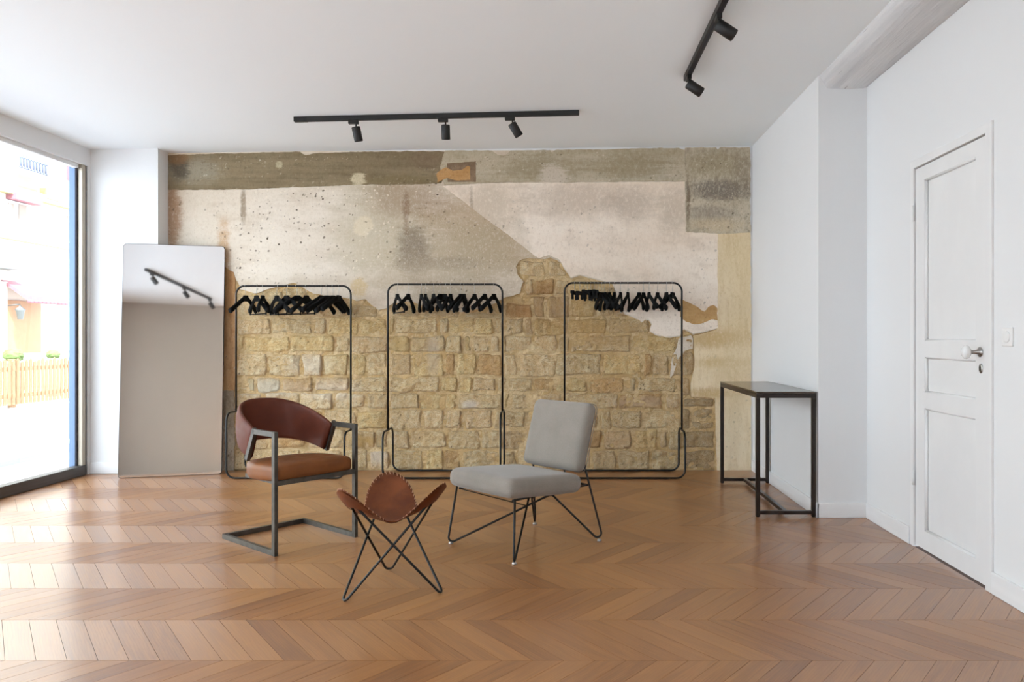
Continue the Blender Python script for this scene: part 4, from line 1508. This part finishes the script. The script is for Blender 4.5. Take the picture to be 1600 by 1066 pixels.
# ------------------------------------------------------------------ butterfly stool
def stool():
    cx, cy = -0.8435, 3.584
    feet_w = [(-1.012, 3.392), (-0.5965, 3.502), (-0.922, 3.858)]     # front left, front right, back
    t = thing('butterfly_stool', 'small tan leather sling stool on crossed black rods', 'stool', (cx, cy, 0))
    feet = [Vector((x - cx, y - cy, 0.0)) for (x, y) in feet_w]
    tips = []
    for i, f in enumerate(feet):
        d = f.normalized()
        tips.append(d * (0.232 if i < 2 else 0.240) + Vector((0, 0, 0.452 if i < 2 else 0.440)))
    r = 0.0058
    A, B, C = 0, 1, 2
    up = Vector((0, 0, r))
    loop = [feet[A] + up, tips[B], feet[C] + up, tips[A], feet[B] + up, tips[C]]
    MB().tube(fillet(vee(loop, 0.020, True), 0.020, 7, True), r, 8, True).build('rod_frame', M_black, t)
    # sling: three petals rising to the tips, low in the middle
    az = [math.atan2(f.y, f.x) for f in feet]
    def wgt(th):
        """1 on a petal axis, 0 half way between neighbours; returns weight and the petal's height/reach"""
        best = None
        a_s = sorted(az)
        for i in range(3):
            a0 = a_s[i]
            a1 = a_s[(i + 1) % 3] + (2 * PI if i == 2 else 0)
            q = th
            while q < a0: q += 2 * PI
            while q >= a0 + 2 * PI: q -= 2 * PI
            if q <= a1:
                u = (q - a0) / (a1 - a0)
                i0, i1 = az.index(a_s[i]), az.index(a_s[(i + 1) % 3])
                return 0.5 + 0.5 * math.cos(2 * PI * u), (i0 if u < 0.5 else i1)
        return 1.0, 0
    NT_, NR = 108, 14
    def surf(th, tt):
        w_, k = wgt(th)
        wz_ = w_ ** 1.25
        reach = (0.274, 0.274, 0.285)[k]
        top = (0.508, 0.512, 0.500)[k]
        R = 0.152 + (reach - 0.152) * w_ ** 1.0
        ze = 0.348 + (top - 0.348) * wz_
        rr = R * (tt - 0.10 * w_ * tt ** 4) / (1 - 0.10 * w_)
        z = 0.312 + (ze - 0.312) * tt ** 1.5
        return Vector((rr * math.cos(th), rr * math.sin(th), z))
    mb = MB()
    vs_, fs = [], []
    th_ = 0.0022
    for side in (1, -1):
        for i in range(NT_):
            a = 2 * PI * i / NT_
            for j in range(NR + 1):
                p = surf(a, j / NR if j else 0.02)
                vs_.append(p + Vector((0, 0, side * th_)))
    n1 = NT_ * (NR + 1)
    for side in range(2):
        o = side * n1
        for i in range(NT_):
            i2 = (i + 1) % NT_
            for j in range(NR):
                a, b = o + i * (NR + 1) + j, o + i2 * (NR + 1) + j
                fs.append((a, b, b + 1, a + 1))
        fs.append(tuple(o + i * (NR + 1) for i in range(NT_)))
    for i in range(NT_):
        i2 = (i + 1) % NT_
        a, b = i * (NR + 1) + NR, i2 * (NR + 1) + NR
        fs.append((a, b, n1 + b, n1 + a))
    mb.add(vs_, fs, True)
    sl = mb.build('leather_sling', M_leather_stool, t)
    # corner pockets on the underside
    for k in range(3):
        pk = MB()
        vs_, fs = [], []
        NA = 10
        for i in range(NA + 1):
            a = az[k] + math.radians(-26 + 52 * i / NA)
            for j in range(5):
                tt = 0.72 + 0.27 * j / 4
                p = surf(a, tt)
                dn = 0.004 + 0.016 * math.sin(PI * (0.15 + 0.85 * i / NA) * 1.0) * (1 - j / 4 * 0.7)
                out = Vector((math.cos(a), math.sin(a), 0)) * dn * 0.7
                vs_.append(p + out + Vector((0, 0, -dn * 0.7)))
        for i in range(NA):
            for j in range(4):
                q = i * 5 + j
                fs.append((q, q + 1, q + 6, q + 5))
        pk.add(vs_, fs, True)
        pk.build('corner_pocket', M_leather_stool, t)
    # whip stitching over the rim
    st = MB()
    NSX = 96
    for i in range(NSX):
        a = 2 * PI * i / NSX
        w_, k = wgt(a)
        if w_ < 0.10: continue
        p0, p1 = surf(a, 0.955), surf(a + 0.012, 1.0)
        st.tube([p0 + Vector((0, 0, 0.0035)), p1 + Vector((0, 0, 0.0045)), p1 + Vector((0, 0, -0.004))], 0.0016, 5)
    tag(st.build('lacing', M_stitch, t), kind='stuff')
stool()

# ------------------------------------------------------------------ grey lounge chair
def lounge():
    t = thing('lounge_chair', 'low grey upholstered lounge chair on black hairpin rods', 'chair', (-0.2556, 4.384, 0), math.radians(-45.3))
    r = 0.0062
    hw, hd = 0.284, 0.33
    zr = 0.016
    for s in (-1, 1):
        # front foot -> apex under the seat on the other side -> opposite rear foot, then up to the backrest
        path = [(s * 0.255, -0.300, 0.335), (s * hw, -hd, zr), (-s * 0.09, 0.12, 0.272), (-s * hw, hd, zr), (-s * 0.226, 0.262, 0.43), (-s * 0.20, 0.268, 0.56)]
        MB().tube(fillet(vee(path, 0.024), 0.024, 7), r, 8).build('hairpin_rod', M_black, t)
    un = MB()
    for s in (-1, 1):
        un.tube([(s * 0.235, -0.30, 0.322), (s * 0.232, 0.278, 0.328)], r, 8)
    un.tube([(-0.235, -0.15, 0.318), (0.235, -0.15, 0.318)], r, 8)
    un.tube([(-0.232, 0.278, 0.328), (0.232, 0.278, 0.328)], r, 8)
    un.tube([(-0.235, -0.29, 0.318), (0.0, 0.014, 0.209)], 0.003, 6)
    un.build('seat_frame', M_black, t)
    for (sx, sy) in ((-1, -1), (1, -1), (1, 1), (-1, 1)):
        MB().lathe([(0.013, 0), (0.013, 0.006), (0.008, 0.014)], 14, Matrix.Translation((sx * (hw - 0.003), sy * (hd - 0.004), 0))).build('foot_cap', M_steel, t)
    Ms = Matrix.Translation((0, -0.078, 0.372)) @ Matrix.Rotation(math.radians(-4.2), 4, 'X')
    seat = MB().cushion(0.565, 0.545, 0.100, 0.042, 0.010, Ms, 16).build('seat_cushion', M_fabric, t)
    Mb = Matrix.Translation((0, 0.268, 0.605)) @ Matrix.Rotation(math.radians(-16), 4, 'X') @ Matrix.Rotation(PI / 2, 4, 'X')
    back = MB().cushion(0.490, 0.405, 0.082, 0.038, 0.006, Mb, 16).build('back_cushion', M_fabric, t)
    sm = MB()
    pts = []
    w2, h2, rr = 0.2455, 0.203, 0.038
    for (cx_, cy_, a0) in ((w2 - rr, h2 - rr, 0), (-w2 + rr, h2 - rr, PI / 2), (-w2 + rr, -h2 + rr, PI), (w2 - rr, -h2 + rr, 1.5 * PI)):
        for i in range(7):
            a = a0 + i * PI / 12
            pts.append(Mb @ Vector((cx_ + rr * math.cos(a), cy_ + rr * math.sin(a), -0.030)))
    sm.tube(pts, 0.0022, 5, True)
    sm.build('seam', M_fabric, back)
lounge()
